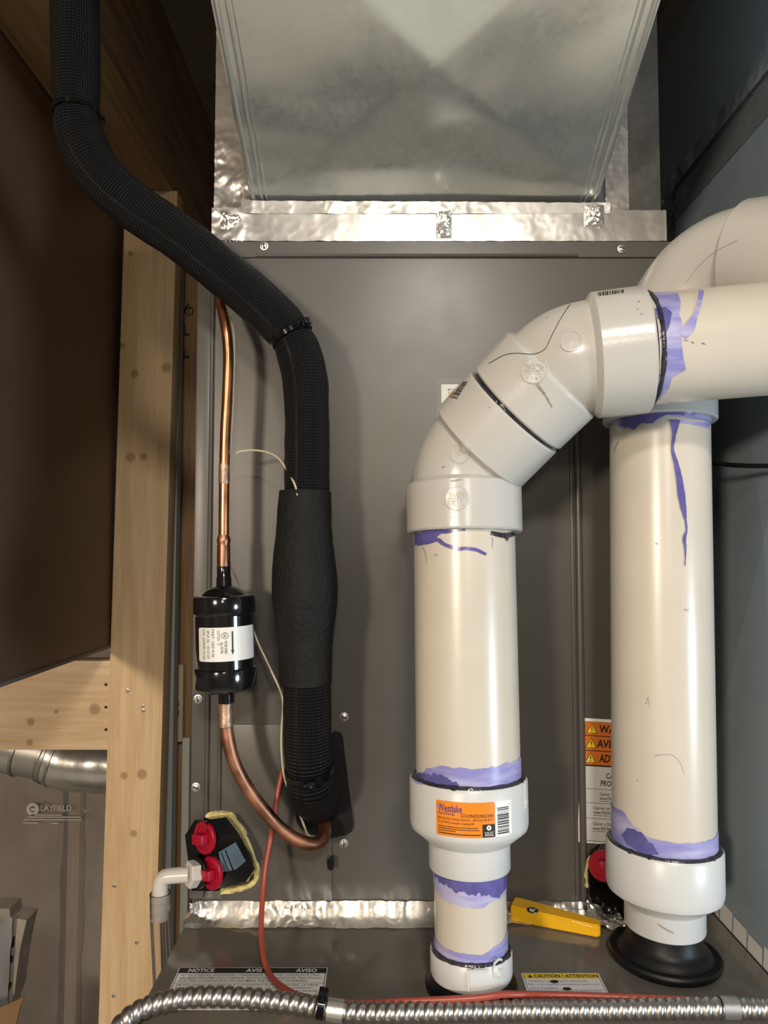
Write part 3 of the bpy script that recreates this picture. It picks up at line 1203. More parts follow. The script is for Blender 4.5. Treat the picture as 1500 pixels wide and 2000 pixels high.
# front sheet with chamfered upper corners
zb = TOP + 0.0012
prism(MB(), [V((BX0 + 0.012, FY, zb)), V((BX1, FY, zb)), V((BX1, FY, zt - 0.012)), V((BX1 - 0.010, FY, zt)), V((BX0 + 0.012, FY, zt))],
      (0, 0.004, 0)).build('front_panel', 'paint', cc)
# top flange
prism(MB(), [V((BX0 + 0.006, FY - 0.0025, zt - 0.0165)), V((BX1 - 0.002, FY - 0.0025, zt - 0.0165)), V((BX1 + 0.004, FY - 0.0025, zt - 0.010)),
             V((BX1 - 0.002, FY - 0.0025, zt)), V((BX0 + 0.006, FY - 0.0025, zt))], (0, 0.0035, 0)).build('top_flange', 'paint', cc)
a, b = P(500, 499, FY - 0.002), P(1128, 502, FY - 0.002)
sweep(MB(), [V((a.x, FY - 0.0022, a.z)), V((b.x, FY - 0.0022, a.z))], 0.0018, 10).build('stiffening_rib', 'paint', cc)
# left flange with folded edge
xl = BX0
box(MB(), (xl, FY - 0.004, TOP + 0.012), (xl + 0.014, FY + 0.004, zt - 0.034), 0, 0.0012).build('side_flange', 'paint', cc)
sweep(MB(), [V((xl + 0.0155, FY - 0.0015, TOP + 0.02)), V((xl + 0.0155, FY - 0.0015, zt - 0.05))], 0.0022, 10).build('side_fold', 'paint', cc)
sweep(MB(), [V((xl + 0.028, FY - 0.0005, TOP + 0.02)), V((xl + 0.028, FY - 0.0005, zt - 0.36))], 0.0022, 10).build('side_fold', 'paint', cc)
# lower access plate and right-hand rib
xa, xb = P(497, 1500, FY).x, P(650, 1500, FY).x
box(MB(), (xl + 0.031, FY - 0.0018, TOP + 0.009), (xb, FY + 0.002, P(0, 1415, FY).z), 0, 0.0008).build('access_plate', 'paint', cc)
xr = P(1113, 1000, FY).x
box(MB(), (xr, FY - 0.0030, TOP + 0.010), (xr + 0.0035, FY + 0.002, P(0, 790, FY).z), 0, 0.001).build('panel_edge', 'paint', cc)
sweep(MB(), [V((xr + 0.0085, FY - 0.001, TOP + 0.01)), V((xr + 0.0085, FY - 0.001, P(0, 790, FY).z))], 0.0035, 12).build('panel_fold', 'paint', cc)
for px, py, sl, pr in ((516, 481, 1.5, .0025), (1214, 486, 0.2, .0025), (672, 1400, 0.4, 0), (672, 1647, 1.5, 0), (387, 1365, 1.3, .004), (383, 1537, 0.4, .004)):
    screw_head('screw', P(px, py, FY - pr - 0.0002), (0, -1, 0), 0.0046, 'zinc', cc, 16, sl)

# gasket plate where the refrigerant lines go in
gp = [(577, 1553), (583, 1541), (630, 1500), (646, 1434), (655, 1429), (664, 1431), (669, 1440), (690, 1612), (688, 1622), (678, 1630), (645, 1636), (600, 1628), (586, 1618), (579, 1605)]
prism(MB(), [P(x, y, FY - 0.0045) for x, y in gp][::-1], (0, 0.005, 0)).build('rubber_gasket', 'rubber', cc, 'black rubber gasket plate')

# rating plate in its clear pouch, mostly behind the elbow
sh = Sheet(plane_map(P(862, 830, FY - 0.0006), (1, 0, 0), (0, 0, 1)), ['paper', 'inkgrey'])
k = FY / 1400 * 1.008
sh.slab(0, -0.028, 0.075, 80 * k, 'paper', 0.0003)
for t, y in (('MODEL', 760), ('SERIAL', 767), ('MFD', 774), ('W/', 788)):
    x = 13 if t != 'W/' else 6
    sh.text(t, x * k, (827 - y) * k, (x + 3.1 * len(t)) * k, (832 - y) * k, 'inkgrey', 0.0004, bold=0.008)
sh.build('rating_plate', cc, 'small white rating plate behind the elbow')
sh = Sheet(plane_map(P(853, 850, FY - 0.0016), (1, 0, 0), (0, 0, 1)), ['clear'])
sh.slab(0, -0.03, 0.095, 110 * k, 'clear', 0.0004)
sh.build('clear_pouch', cc)

# warning sticker half hidden by the intake pipe
ta, tb = P(1138, 1402, FY - 0.0006), P(1127, 1645, FY - 0.0006)
vdir = (ta - tb)
HH = vdir.length
vd = vdir.normalized()
ud = V((vd.z, 0, -vd.x))
WW = 0.086
sh = Sheet(plane_map(tb, ud, vd), ['silverlabel', 'paper', 'ink', 'dkorange', 'yellowp'])
sh.slab(0, 0, WW, HH, 'paper', 0.0003, 0.003)
m0 = 0.0025
yy = lambda f: HH * (1 - f)
sh.rect(m0, yy(0.985), WW - m0, yy(0.025), 'ink', 0.00035)
sh.rect(m0 + .0004, yy(0.98), WW - m0 - .0004, yy(0.385), 'silverlabel', 0.00045)
rows = ((0.028, 0.135, 'WARNING', 0.017, .030), (0.142, 0.256, 'AVERTISSEMENT', 0.0155, .010), (0.263, 0.372, 'ADVERTENCIA', 0.0185, .022))
for a, b, s, tx, rg in rows:
    sh.rect(m0 + .0004, yy(b), WW - m0 - .0004, yy(a), 'dkorange', 0.00045)
    cy = yy((a + b) / 2)
    sh.poly([(0.0040, cy - 0.0047), (0.0152, cy - 0.0047), (0.0096, cy + 0.0055)], 'ink', 0.0006)
    sh.poly([(0.0049, cy - 0.0042), (0.0143, cy - 0.0042), (0.0096, cy + 0.0044)], 'yellowp', 0.00075)
    sh.rect(0.0091, cy - 0.0012, 0.0101, cy + 0.0024, 'ink', 0.0009)
    sh.rect(0.0091, cy - 0.0031, 0.0101, cy - 0.0020, 'ink', 0.0009)
    sh.text(s, tx, cy - 0.0040, WW - 0.004 - (rg - .010), cy + 0.0042, 'ink', 0.0006, bold=0.03)
for s, f, hgt, x0, bd in (('CALIFORNIA', 0.455, 0.0058, 0.026, .02), ('PROPOSITION 65', 0.515, 0.0058, 0.021, .02),
                          ('Cancer and Reproductive Harm', 0.605, 0.0042, 0.0205, .008), ('www.P65Warnings.ca.gov', 0.640, 0.0042, 0.0205, .012),
                          ("Cancer et Troubles de l'appareil", 0.718, 0.0042, 0.0150, .008), ('www.P65Warnings.ca.gov', 0.755, 0.0042, 0.0150, .012),
                          ('Cáncer y Daño Reproductivo', 0.845, 0.0042, 0.0150, .008), ('www.P65Warnings.ca.gov', 0.883, 0.0042, 0.0150, .012)):
    sh.text(s, x0, yy(f) - hgt / 2, WW - x0 if len(s) < 16 else x0 + len(s) * 0.00165, yy(f) + hgt / 2, 'ink', 0.0006, bold=bd)
for f in (0.565, 0.678, 0.800):
    sh.rect(m0, yy(f) - 0.0002, WW - m0, yy(f) + 0.0002, 'ink', 0.0006)
for f, x0 in ((0.660, 0.0205), (0.775, 0.015), (0.903, 0.015)):
    sh.rect(x0, yy(f) - 0.0002, x0 + 0.034, yy(f) + 0.0002, 'ink', 0.0006)
sh.build('warning_sticker', cc, 'orange and white warning sticker')

# ================================================================== PLENUM AND SLOPED DUCT
pl = thing('supply_plenum', (0.06, 1.0, CT), 'galvanised plenum box with taped base above the coil cabinet', 'plenum')
PY = 0.752
PX0, PX1 = P(424, 440, PY).x, P(1292, 440, PY).x
box(MB(), (PX0, PY, CT - 0.0005), (PX1, 1.24, CT + 0.62), 0, 0.0012).build('box', 'galv_dk', pl)
za, zc = P(0, 473, PY - 0.010).z + 0.001, P(0, 404, PY - 0.010).z
mb = MB()
foil(mb, [V((PX0 - 0.003, PY - 0.010, za)), V((PX1 + 0.001, PY - 0.010, za)), V((PX1 + 0.001, PY - 0.010, zc - 0.004)), V((PX0 - 0.003, PY - 0.010, zc - 0.002))],
     260, 22, 0.0006, 40, (0, -1, 0), 0, 2.0, 5.0)
mb.build('foil_tape', 'foil', pl, 'wide smooth aluminium tape round the base')
box(MB(), (PX0 - 0.001, PY - 0.0095, za + 0.001), (PX1, PY + 0.002, zc - 0.006), 0, 0.001).build('base_collar', 'galv_dk', pl)
mb = MB()
foil(mb, [V((PX0 + 0.028, PY - 0.0105, zc - 0.008)), V((P(1185, 410, PY).x, PY - 0.0105, zc - 0.008)), V((P(1185, 410, PY).x, PY - 0.0105, zc + 0.004)), V((PX0 + 0.028, PY - 0.0105, zc + 0.006))],
     200, 8, 0.0012, 60, (0, -1, 0.1), 0, 11.0, 2.0)
mb.build('foil_tape', 'foil', pl)
# vertical tapes at both sides of the duct
xa, xb = P(424, 300, PY).x, P(492, 430, PY).x
mb = MB()
foil(mb, [V((xa - 0.002, PY - 0.001, zc - 0.012)), V((xa - 0.002, PY - 0.001, zc + 0.20)), V((xb, PY - 0.001, zc + 0.20)), V((xb, PY - 0.001, zc - 0.012))],
     120, 24, 0.0035, 60, (0, -1, 0), 0, 4.0, 1.0)
mb.build('foil_tape', 'foil', pl)
xa, xb = P(1182, 430, PY).x, P(1228, 430, PY).x
mb = MB()
foil(mb, [V((xa, PY - 0.001, zc - 0.010)), V((xa, PY - 0.001, zc + 0.13)), V((xb, PY - 0.001, zc + 0.13)), V((xb, PY - 0.001, zc - 0.010))],
     100, 16, 0.0022, 60, (0, -1, 0), 0, 6.0, 1.0)
mb.build('foil_tape', 'foil', pl)
# crumpled corners of the tape
for cx, cy, w, hgt, sd in ((452, 440, 48, 62, 3.3), (867, 436, 30, 60, 8.1), (1160, 422, 40, 44, 12.0)):
    q = PY - 0.0103
    mb = MB()
    foil(mb, [P(cx - w / 2, cy + hgt / 2, q), P(cx + w / 2, cy + hgt / 2, q), P(cx + w / 2, cy - hgt / 2, q), P(cx - w / 2, cy - hgt / 2, q)],
         50, 50, 0.0075, 100, (0, -1, 0), 0, sd, 0.5, 0.002, True)
    mb.build('tape_crumple', 'foil', pl)

sd = thing('supply_duct', (0.04, 0.6, CT + 0.05), 'galvanised sheet duct with creased diamond underside sloping up towards the viewer', 'duct')
D0 = V((0, PY - 0.004, P(0, 396, PY - 0.004).z))
du = V((0, -0.179, 0.080)).normalized()
L = 0.40
xL, xR = -0.1425, 0.2275
dn = V((0, -0.080, -0.179)).normalized()      # outward normal of the underside
c = V(((xL + xR) / 2 + 0.005, 0, 0)) + D0 + du * 0.157 + dn * 0.006
A, B = V((xL, 0, 0)) + D0, V((xR, 0, 0)) + D0
Cc, Dd = B + du * 0.314, A + du * 0.314
E, F_ = B + du * L, A + du * L


def under(u, v):
    """cross-broken sheet: four flat facets meeting at a shallow peak, with slight oil-canning"""
    x, w = u * 2 - 1, v * L / 0.314 * 2 - 1
    hgt = max(0.0, 1 - max(abs(x), abs(w))) if w < 1 else 0.0
    p = A.lerp(B, u) + du * (L * v)
    e_ = max(0, 1 - max(abs(x), abs(min(w, 1)))) ** 0.5
    return p + dn * (0.0150 * hgt + 0.0080 * fbm((u * 1.9 + 3.3, v * 2.6 + 1.2, 0.4), 2) * e_ * (1.4 - v))


mb = MB()
grid(mb, under, 80, 82)
up = -dn * 0.20
mb.build('bottom_panel', 'galv', sd, 'cross-creased galvanised underside', sharp=None)
for s, Q0, Q1 in (('left', A, F_), ('right', B, E)):
    x = Q0.x
    mb = MB()
    mb.add([Q0, Q1, Q1 + up, Q0 + up], [[0, 1, 2, 3]])
    sg = 1 if s == 'left' else -1
    mb.add([p + V((sg * 0.001, 0, 0)) for p in (Q0, Q1, Q1 + up, Q0 + up)], [[3, 2, 1, 0]])
    mb.build('side_panel', 'galv', sd)
    for off, w in ((0.004, 0.0022), (0.013, 0.0014), (0.018, 0.0010)):
        sweep(MB(), [Q0 + V((sg * off, 0, 0)) + dn * 0.0012, Q1 + V((sg * off, 0, 0)) + dn * 0.0012], w, 8).build('seam_rib', 'galv', sd)
mb = MB()
mb.add([A + up, B + up, E + up, F_ + up], [[0, 1, 2, 3]])
mb.build('top_panel', 'galv', sd)
for px, py, r in ((832, 246, .0009), (838, 249, .0006), (862, 282, .0007), (846, 205, .0006), (796, 220, .0006)):
    pt = P(px, py, 0.6)
    dirv = (pt - EYE).normalized()
    t = (D0 - EYE).dot(dn) / dirv.dot(dn)
    hit = EYE + dirv * (t - 0.004)
    ax = Axis(hit, hit + dn)
    lathe(MB(), ax, [(-0.006, r), (0.0004, r), (0.0006, r * 0.6), (0.0006, 0)], 10).build('dark_speck', 'slotdark', sd)

# ================================================================== RETURN DUCT AT THE RIGHT
rt = thing('return_duct', (0.45, 0.9, TOP), 'tall blue-grey sheet-metal return duct at the right of the furnace', 'duct')
kz = 0.0955


def RX(z):                        # leaning side: x at height z relative to the camera
    return 0.329 + max(0.0, z + 0.361) * kz


def RP(Y, z, n=0.0):
    return V((RX(z) - n, Y, CZ + z))


zs = 0.509
y0, y1, y2 = 0.600, 0.815, 1.30
mb = MB()
apex = RP(0.677, 0.006, 0.006)
q = [RP(y0, -0.361), RP(y1, -0.361), RP(y1, 0.36), RP(y0, 0.36), apex]
mb.add(q, [[0, 1, 4], [1, 2, 4], [2, 3, 4], [3, 0, 4]])
mb.build('side_panel', 'ret', rt, 'cross-creased leaning side', sharp=0.5)
mb = MB()
mb.add([RP(y1, -0.361), RP(y2, -0.361), RP(y2, 0.36), RP(y1, 0.36)], [[0, 1, 2, 3]])
mb.add([RP(y0, 0.36), RP(y2, 0.36), RP(y2, zs), RP(y0, zs)], [[0, 1, 2, 3]])
mb.add([RP(y0, -0.361), RP(y0, -CZ), RP(y2, -CZ), RP(y2, -0.361)], [[0, 1, 2, 3]])
mb.build('side_sheet', 'ret', rt, None, 5)
mb = MB()
mb.add([RP(y0, zs), RP(y2, zs), V((0.412, y2, CZ + 0.727)), V((0.412, y0, CZ + 0.727))], [[0, 1, 2, 3]])
mb.add([V((0.412, y0, CZ + 0.727)), V((0.412, y2, CZ + 0.727)), V((0.80, y2, CZ + 0.727)), V((0.80, y0, CZ + 0.727))], [[0, 1, 2, 3]])
mb.build('upper_panel', 'ret', rt)
mb = MB()
mb.add([RP(y0, -CZ), RP(y0, -0.361), RP(y0, zs), V((0.412, y0, CZ + 0.727)), V((0.80, y0, CZ + 0.727)), V((0.80, y0, 0))], [[0, 1, 2, 3, 4, 5]])
mb.build('front_sheet', 'ret', rt)
for z in (zs,):
    mb = MB()
    foil(mb, [RP(y0, zs - 0.050), RP(1.06, zs - 0.050), RP(1.06, zs), RP(y0, zs)], 90, 14, 0.002, 45, (-1, 0, 0), 0, 21.0)
    mb.build('foil_tape', 'foil_dk', rt, 'dark shiny tape along the seam')
    mb = MB()
    foil(mb, [RP(y0, zs - 0.003), RP(1.06, zs - 0.003), V((0.411, 1.06, CZ + zs + 0.020)), V((0.411, y0, CZ + zs + 0.035))], 110, 16, 0.004, 75, (-1, 0, 0), 0, 25.0)
    mb.build('foil_tape', 'foil_cool', rt)
    sweep(MB(), [RP(y0, zs, 0.002), RP(1.06, zs, 0.002)], 0.0022, 8).build('seam_rib', 'galv_dk', rt)
# pale tape along the furnace edge
mb = MB()
for k in range(8):
    a = y0 - 0.012 + k * 0.027
    h0 = 0.0165 + 0.002 * math.sin(k * 2.1)
    z0 = -0.3608
    mb.add([RP(a, z0, 0.0008), RP(a + 0.0252 + 0.0006 * math.sin(k * 3), z0, 0.0008), RP(a + 0.0245, z0 + h0, 0.0014), RP(a + 0.001, z0 + h0 * 0.93, 0.0010)], [[0, 1, 2, 3]])
mb.build('pale_tape', 'paper', rt, 'torn pale tape along the bottom edge')
mb = MB()
foil(mb, [RP(0.965, zs - 0.115, 0.002), RP(1.05, zs - 0.115, 0.002), RP(1.05, zs + 0.0, 0.004), RP(0.965, zs + 0.0, 0.004)], 50, 50, 0.010, 90, (-1, -0.3, 0), 0, 31.0, 0.5, 0.004)
mb.build('tape_crumple', 'foil_dk', rt)

# ================================================================== EXHAUST VENT (centre)
R3, R2 = 0.04445, 0.03015
vb = P(922, 1890, 0.614)
VA = Axis(V((0.0725, 0.6135, TOP)), V((0.0710, 0.6355, P(907, 1045, 0.635).z)))   # slightly leaning vertical run
hz = lambda py: VA.h_of_z(P(0, py, 0.625).z)


def hy(ax, py):
    """height along a near-vertical axis whose centre the picture shows at row py"""
    h = 0.0
    for _ in range(6):
        p = ax.o + ax.w * h
        h = ax.h_of_z(P(0, py, p.y).z)
    return h


ve = thing('exhaust_vent', (0.0725, 0.6135, TOP), 'white plastic exhaust vent with two angled elbows in front of the cabinet', 'vent pipe')
# base collar
h_b0, h_b1 = 0.009, hy(VA, 1850)
lathe(MB(), VA, [(0.0, 0.0), (0.0, 0.038), (0.006, 0.037), (0.010, 0.033), (0.010, 0.0)], 40).build('base_gasket', 'rubber', ve)
mb = lathe(MB(), VA, [(h_b0, 0.028), (h_b0, 0.0325), (h_b0 + 0.004, 0.0340), (h_b1 - 0.001, 0.0340), (h_b1, 0.0333), (h_b1, 0.0305), (h_b1 - 0.006, 0.0300)], 56)
hub0 = mb.build('pipe_hub', 'fitb', ve, 'short white hub with raised marks')
b_hub0 = mb.bvh()
fm = cyl_map(VA, 0.0340, h_b0, rad(-10))
mbx = MB()
# raised marks: an angle and a letter G
raised(mbx, 'G', fm, 0.0190, 0.0105, 0.0290, 0.0265, 0.0011, bold=-0.01)


def bar(mb, fm, x0, y0, x1, y1, h, mi=0, div=6):
    for i in range(div):
        a, b = x0 + (x1 - x0) * i / div, x0 + (x1 - x0) * (i + 1) / div
        vs = [fm(a, y0, h), fm(b, y0, h), fm(b, y1, h), fm(a, y1, h), fm(a, y0, -.0003), fm(b, y0, -.0003), fm(b, y1, -.0003), fm(a, y1, -.0003)]
        mb.add(vs, [[0, 1, 2, 3], [0, 4, 5, 1], [2, 6, 7, 3], [1, 5, 6, 2], [3, 7, 4, 0]], mi)


bar(mbx, fm, -0.0010, 0.0035, 0.0008, 0.0205, 0.0012)
bar(mbx, fm, -0.0010, 0.0185, 0.0150, 0.0205, 0.0012)
mbx.build('raised_mark', 'fitb', hub0)
# short two-inch pipe
h_n1 = hy(VA, 1690)
mb = lathe(MB(), VA, [(h_b0 + 0.01, R2), (h_n1 + 0.01, R2)], 56)
nip = mb.build('short_pipe', 'pipe', ve, 'short narrow cream pipe')
h1850 = h_b1
band('primer_band', VA, R2, [(-180, h1850 - .002, h1850 + .010), (-90, h1850 - .002, h1850 + .010), (-30, h1850 - .002, h1850 + .0085), (10, h1850 - .002, h1850 + .008),
                             (35, h1850 - .002, h1850 + .0125), (90, h1850 - .002, h1850 + .0195), (180, h1850 - .002, h1850 + .010)], 'primer', nip, jag=0.0008, seed=3)
band('primer_band', VA, R2, [(-180, h_n1 - .016, h_n1 + .006), (-90, h_n1 - .014, h_n1 + .006), (-40, h_n1 - .020, h_n1 + .006), (5, h_n1 - .0215, h_n1 + .006),
                             (40, h_n1 - .018, h_n1 + .006), (70, h_n1 - .017, h_n1 + .006), (180, h_n1 - .015, h_n1 + .006)], 'primer', nip, jag=0.0014, seed=8)
band('primer_band', VA, R2, [(10, h_n1 - .012, h_n1 + .006), (40, h_n1 - .0165, h_n1 + .006), (60, h_n1 - .0145, h_n1 + .006), (100, h_n1 - .010, h_n1 + .006)], 'primer_dk', nip, off=0.0008, jag=0.002, seed=5)
band('primer_band', VA, R2, [(-75, h_n1 - .006, h_n1 + .006), (0, h_n1 - .0115, h_n1 + .006), (30, h_n1 - .009, h_n1 + .006), (75, h_n1 - .006, h_n1 + .006)], 'primer_dk', nip, off=0.0010, jag=0.003, seed=15)


def bead(ax, h, r, parent, thick=0.0022, m='cement', seed=0.0):
    """squeezed-out solvent cement round a joint"""
    mb = MB()
    n, k = 72, 8
    vs, fs = [], []
    for i in range(n):
        a = 2 * math.pi * i / n
        t = thick * (1 + 0.35 * fbm((math.cos(a) * 5 + seed, math.sin(a) * 5, seed), 3))
        for j in range(k):
            b = 2 * math.pi * j / k
            vs.append(ax.at(h + t * 0.8 * math.sin(b), a, r + t * math.cos(b) * 0.9))
    for i in range(n):
        for j in range(k):
            i2, j2 = (i + 1) % n, (j + 1) % k
            fs.append([i * k + j, i2 * k + j, i2 * k + j2, i * k + j2])
    mb.add(vs, fs)
    return mb.build('cement_bead', m, parent)


bead(VA, h_b1, R2 + 0.0008, hub0, 0.0030, seed=1)

# reducer coupling
h_r0, h_r1 = hy(VA, 1692), hy(VA, 1640)
h_r2, h_r3 = hy(VA, 1606), hy(VA, 1514)
RB = 0.0500
mb = lathe(MB(), VA, [(h_r0 + 0.004, 0.0303), (h_r0, 0.0303), (h_r0, 0.0335), (h_r0 + 0.0015, 0.0342), (h_r1 - 0.003, 0.0342), (h_r1 + 0.001, 0.0352),
                      (h_r2 - 0.002, RB - 0.0012), (h_r2 + 0.001, RB - 0.0003), (h_r2 + 0.004, RB), (h_r3 - 0.002, RB), (h_r3, RB - 0.0012), (h_r3, 0.0466), (h_r3 - 0.012, 0.0448)], 72)
red = mb.build('reducer_coupling', 'fitb', ve, 'white reducing coupling with orange sticker')
mbx = MB()
fmr = cyl_map(VA, RB, h_r2, rad(60))
bar(mbx, fmr, 0.0, 0.018, 0.005, 0.040, 0.0006, 0, 3)
raised_disc(mbx, fmr, 0.0030, 0.0225, 0.0022, 0.0010)
mbx.build('raised_mark', 'fitb', red)
mbx = MB()
fmn = cyl_map(VA, 0.0342, h_r0, rad(8))
bead(VA, h_r3 - 0.0005, R3 + 0.0012, red, 0.0033, seed=4)
# orange sticker wraps from picture x 848 to 952, barcode to 984
aw0 = math.asin(max(-1, (848 - 917) / 114.5))
fmw = cyl_map(VA, RB, 0.0, aw0)
ow = RB * (math.asin((952 - 917) / 114.5) - aw0)
bw = RB * (math.asin((984 - 917) / 114.5) - aw0)
yb, yt = hy(VA, 1612), hy(VA, 1552)
yb, yt = h_r2 + 0.0035, h_r2 + 0.0300
sh = Sheet(fmw, ['orange', 'ink', 'paperb', 'inkpurple', 'inkblue'])
sh.slab(0, yb, bw, yt, 'paperb', 0.00025, 0.0, 14)
sh.slab(0, yb, ow, yt, 'orange', 0.0004, 0.0010, 12)
hgt = yt - yb
g = lambda x: ow * (x - 848) / 104.0
ry = lambda f: yt - hgt * f
sh.text('Westlake', g(852), ry(0.305), g(895), ry(0.09), 'inkpurple', 0.0006, bold=0.012)
sh.poly([(g(851), ry(0.11)), (g(855), ry(0.09)), (g(857), ry(0.26)), (g(853), ry(0.2))], 'inkblue', 0.0008)
sh.text('Pipe & Fittings', g(852), ry(0.41), g(882), ry(0.32), 'inkpurple', 0.0006, bold=0.012)
sh.text('52GVIN0203INCHH', g(893), ry(0.43), g(948), ry(0.33), 'ink', 0.0006, bold=0.004)
sh.text('BH5-65 Gas Venting Solutions - BH/Class IIA 65°C', g(852), ry(0.545), g(948), ry(0.455), 'ink', 0.0006, bold=0.004)
sh.text('2" x 3" PVC Increaser Coupling SH', g(852), ry(0.655), g(915), ry(0.565), 'ink', 0.0006, bold=0.008)
for k, (x1) in enumerate((922, 924, 884)):
    sh.rect(g(852), ry(0.735 + k * 0.06), g(x1), ry(0.715 + k * 0.06), 'ink', 0.0006, 6)
sh.rect(g(852), ry(0.935), g(926), ry(0.905), 'ink', 0.0006, 6)
sh.rect(g(929), ry(0.985), g(951), ry(0.62), 'ink', 0.0006, 2)
sh.ring(g(940), ry(0.72), 0.0006, 0.0019, 'paperb', 0.0008, 14)
sh.text('UL/C', g(933), ry(0.88), g(948), ry(0.83), 'paperb', 0.0008, bold=0.01)
sh.text('S636', g(933), ry(0.945), g(948), ry(0.895), 'paperb', 0.0008, bold=0.01)
y = ry(0.93)
while y < ry(0.17):
    w = random.choice((0.0003, 0.0005, 0.0008, 0.0011))
    sh.rect(ow + (bw - ow) * 0.12, y, ow + (bw - ow) * 0.80, y + w, 'ink', 0.0006, 3)
    y += w + random.choice((0.0004, 0.0006, 0.0009))
for yv in (ry(0.12), ry(0.97)):
    sh.ring(ow + (bw - ow) * 0.85, yv, 0, 0.0004, 'ink', 0.0006, 8)
sh.build('sticker', red, 'orange sticker with barcode')
b_red = mb.bvh()
strip('primer_smear', b_red, [(806, 1518), (815, 1527), (826, 1532)], [6, 9, 2], 'primer', red, jag=1.5)

# three-inch riser pipe
h_p0, h_p1 = h_r3 - 0.010, hy(VA, 1040)
mb = lathe(MB(), VA, [(h_p0, R3), ((h_p0 + h_p1) / 2, R3), (h_p1 + 0.012, R3)], 72)
ris = mb.build('riser_pipe', 'pipe', ve, 'cream vertical pipe with purple primer marks')
b_ris = mb.bvh()
e = h_r3
band('primer_band', VA, R3, [(-180, e - .004, e + .016), (-90, e - .004, e + .004), (-70, e - .004, e + .006), (-40, e - .004, e + .0155), (0, e - .004, e + .0165), (45, e - .004, e + .0175), (90, e - .004, e + .019), (180, e - .004, e + .016)],
     'primer', ris, jag=0.002, seed=21)
band('primer_band', VA, R3, [(-88, e - .004, e + .002), (-60, e - .004, e + .008), (-30, e - .004, e + .0095), (-8, e - .004, e + .001)], 'primer_dk', ris, off=0.0008, jag=0.0035, seed=31)
u = hy(VA, 1042)
band('primer_band', VA, R3, [(-120, u - .011, u), (-80, u - .011, u), (-45, u - .009, u), (-30, u - .003, u), (-5, u - .0015, u)], 'primer_dk', ris, jag=0.001, seed=41)
strip('primer_drip', b_ris, [(815, 1063), (838, 1058), (855, 1054), (870, 1064), (895, 1072), (908, 1071), (930, 1074), (949, 1083)], [6, 9, 8, 7, 7, 6, 7, 5], 'primer_dk', ris, off=0.0008, jag=0.6)
strip('cement_drip', b_ris, [(958, 1041), (985, 1046), (1004, 1042)], [8, 10, 8], 'cement', ris, off=0.0008)
strip('cement_drip', b_ris, [(988, 1042), (988, 1056)], [10, 3], 'cement', ris, off=0.0014)
strip('scuff', b_ris, [(826, 1068), (831, 1080), (834, 1100)], [1.5, 1.2, 0.8], 'smudge', ris, cols=1)
strip('scuff', b_ris, [(962, 1050), (961, 1072)], [1.5, 0.8], 'smudge', ris, cols=1)
strip('scuff', b_ris, [(848, 1085), (852, 1082), (855, 1086)], [2, 1.5, 1], 'smudge', ris, cols=1)

# elbows
RH, RBODY = 0.0508, 0.0452


def bezier(p0, d0, p1, d1, n=14):
    L = (p1 - p0).length * 0.42
    a, b = p0 + d0 * L, p1 - d1 * L
    return [p0 * (1 - t) ** 3 + a * 3 * t * (1 - t) ** 2 + b * 3 * t * t * (1 - t) + p1 * t ** 3 for t in [i / n for i in range(n + 1)]]


def hub(mb, p0, p1, r, mouth=0, rin=R3, slope=0.0035):
    """socket between p0 and p1; mouth 0 opens at p0, 1 opens at p1"""
    if mouth == 1:
        ax = Axis(p0, p1)
        Ln = ax.len
        prof = [(-slope, RBODY - 0.0006), (0.0, r - 0.0012), (0.0012, r), (Ln - 0.0015, r), (Ln, r - 0.0012), (Ln, rin + 0.0008), (Ln - 0.008, rin + 0.0004)]
    else:
        ax = Axis(p0, p1)
        Ln = ax.len
        prof = [(0.008, rin + 0.0004), (0, rin + 0.0008), (0, r - 0.0012), (0.0015, r), (Ln - 0.0012, r), (Ln, r - 0.0012), (Ln + slope, RBODY - 0.0006)]
    lathe(mb, ax, prof, 72)
    return ax


e1a0, e1a1 = P(907, 1041, 0.6355), P(905.5, 948, 0.638)
e1b0, e1b1 = P(938, 872, 0.630), P(1004, 803, 0.6145)
dA = (e1a1 - e1a0).normalized()
dB = (e1b1 - e1b0).normalized()
mb = MB()
ax1a = hub(mb, e1a0, e1a1, RH, 0)
ax1b = hub(mb, e1b0, e1b1, RH, 1)
sweep(mb, bezier(e1a1 - dA * 0.004, dA, e1b0 + dB * 0.004, dB), RBODY, 64, caps=False)
el1 = mb.build('elbow', 'fit', ve, 'white 45 degree elbow with round cast marks')
b_el1 = mb.bvh()
e2a0, e2a1 = P(1011, 796, 0.6128), P(1078, 729, 0.5975)
e2b0, e2b1 = P(1157, 696, 0.580), P(1259, 684, 0.5732)
dC = (e2a1 - e2a0).normalized()
dD = (e2b1 - e2b0).normalized()
mb = MB()
ax2a = hub(mb, e2a0, e2a1, RH, 0)
ax2b = hub(mb, e2b0, e2b1, RH, 1)
sweep(mb, bezier(e2a1 - dC * 0.004, dC, e2b0 + dD * 0.004, dD), RBODY, 64, caps=False)
el2 = mb.build('elbow', 'fit', ve, 'upper white 45 degree elbow joined to the horizontal pipe')
b_el2 = mb.bvh()
# short piece joining the two elbows, seen as a dark line
ax = Axis(e1b1 - dB * 0.006, e2a0 + dC * 0.006)
mb = lathe(MB(), ax, [(0, 0.0462), (ax.len, 0.0462)], 64)
mb.build('joint_ring', 'cement', ve, 'dark cement line between the elbows')
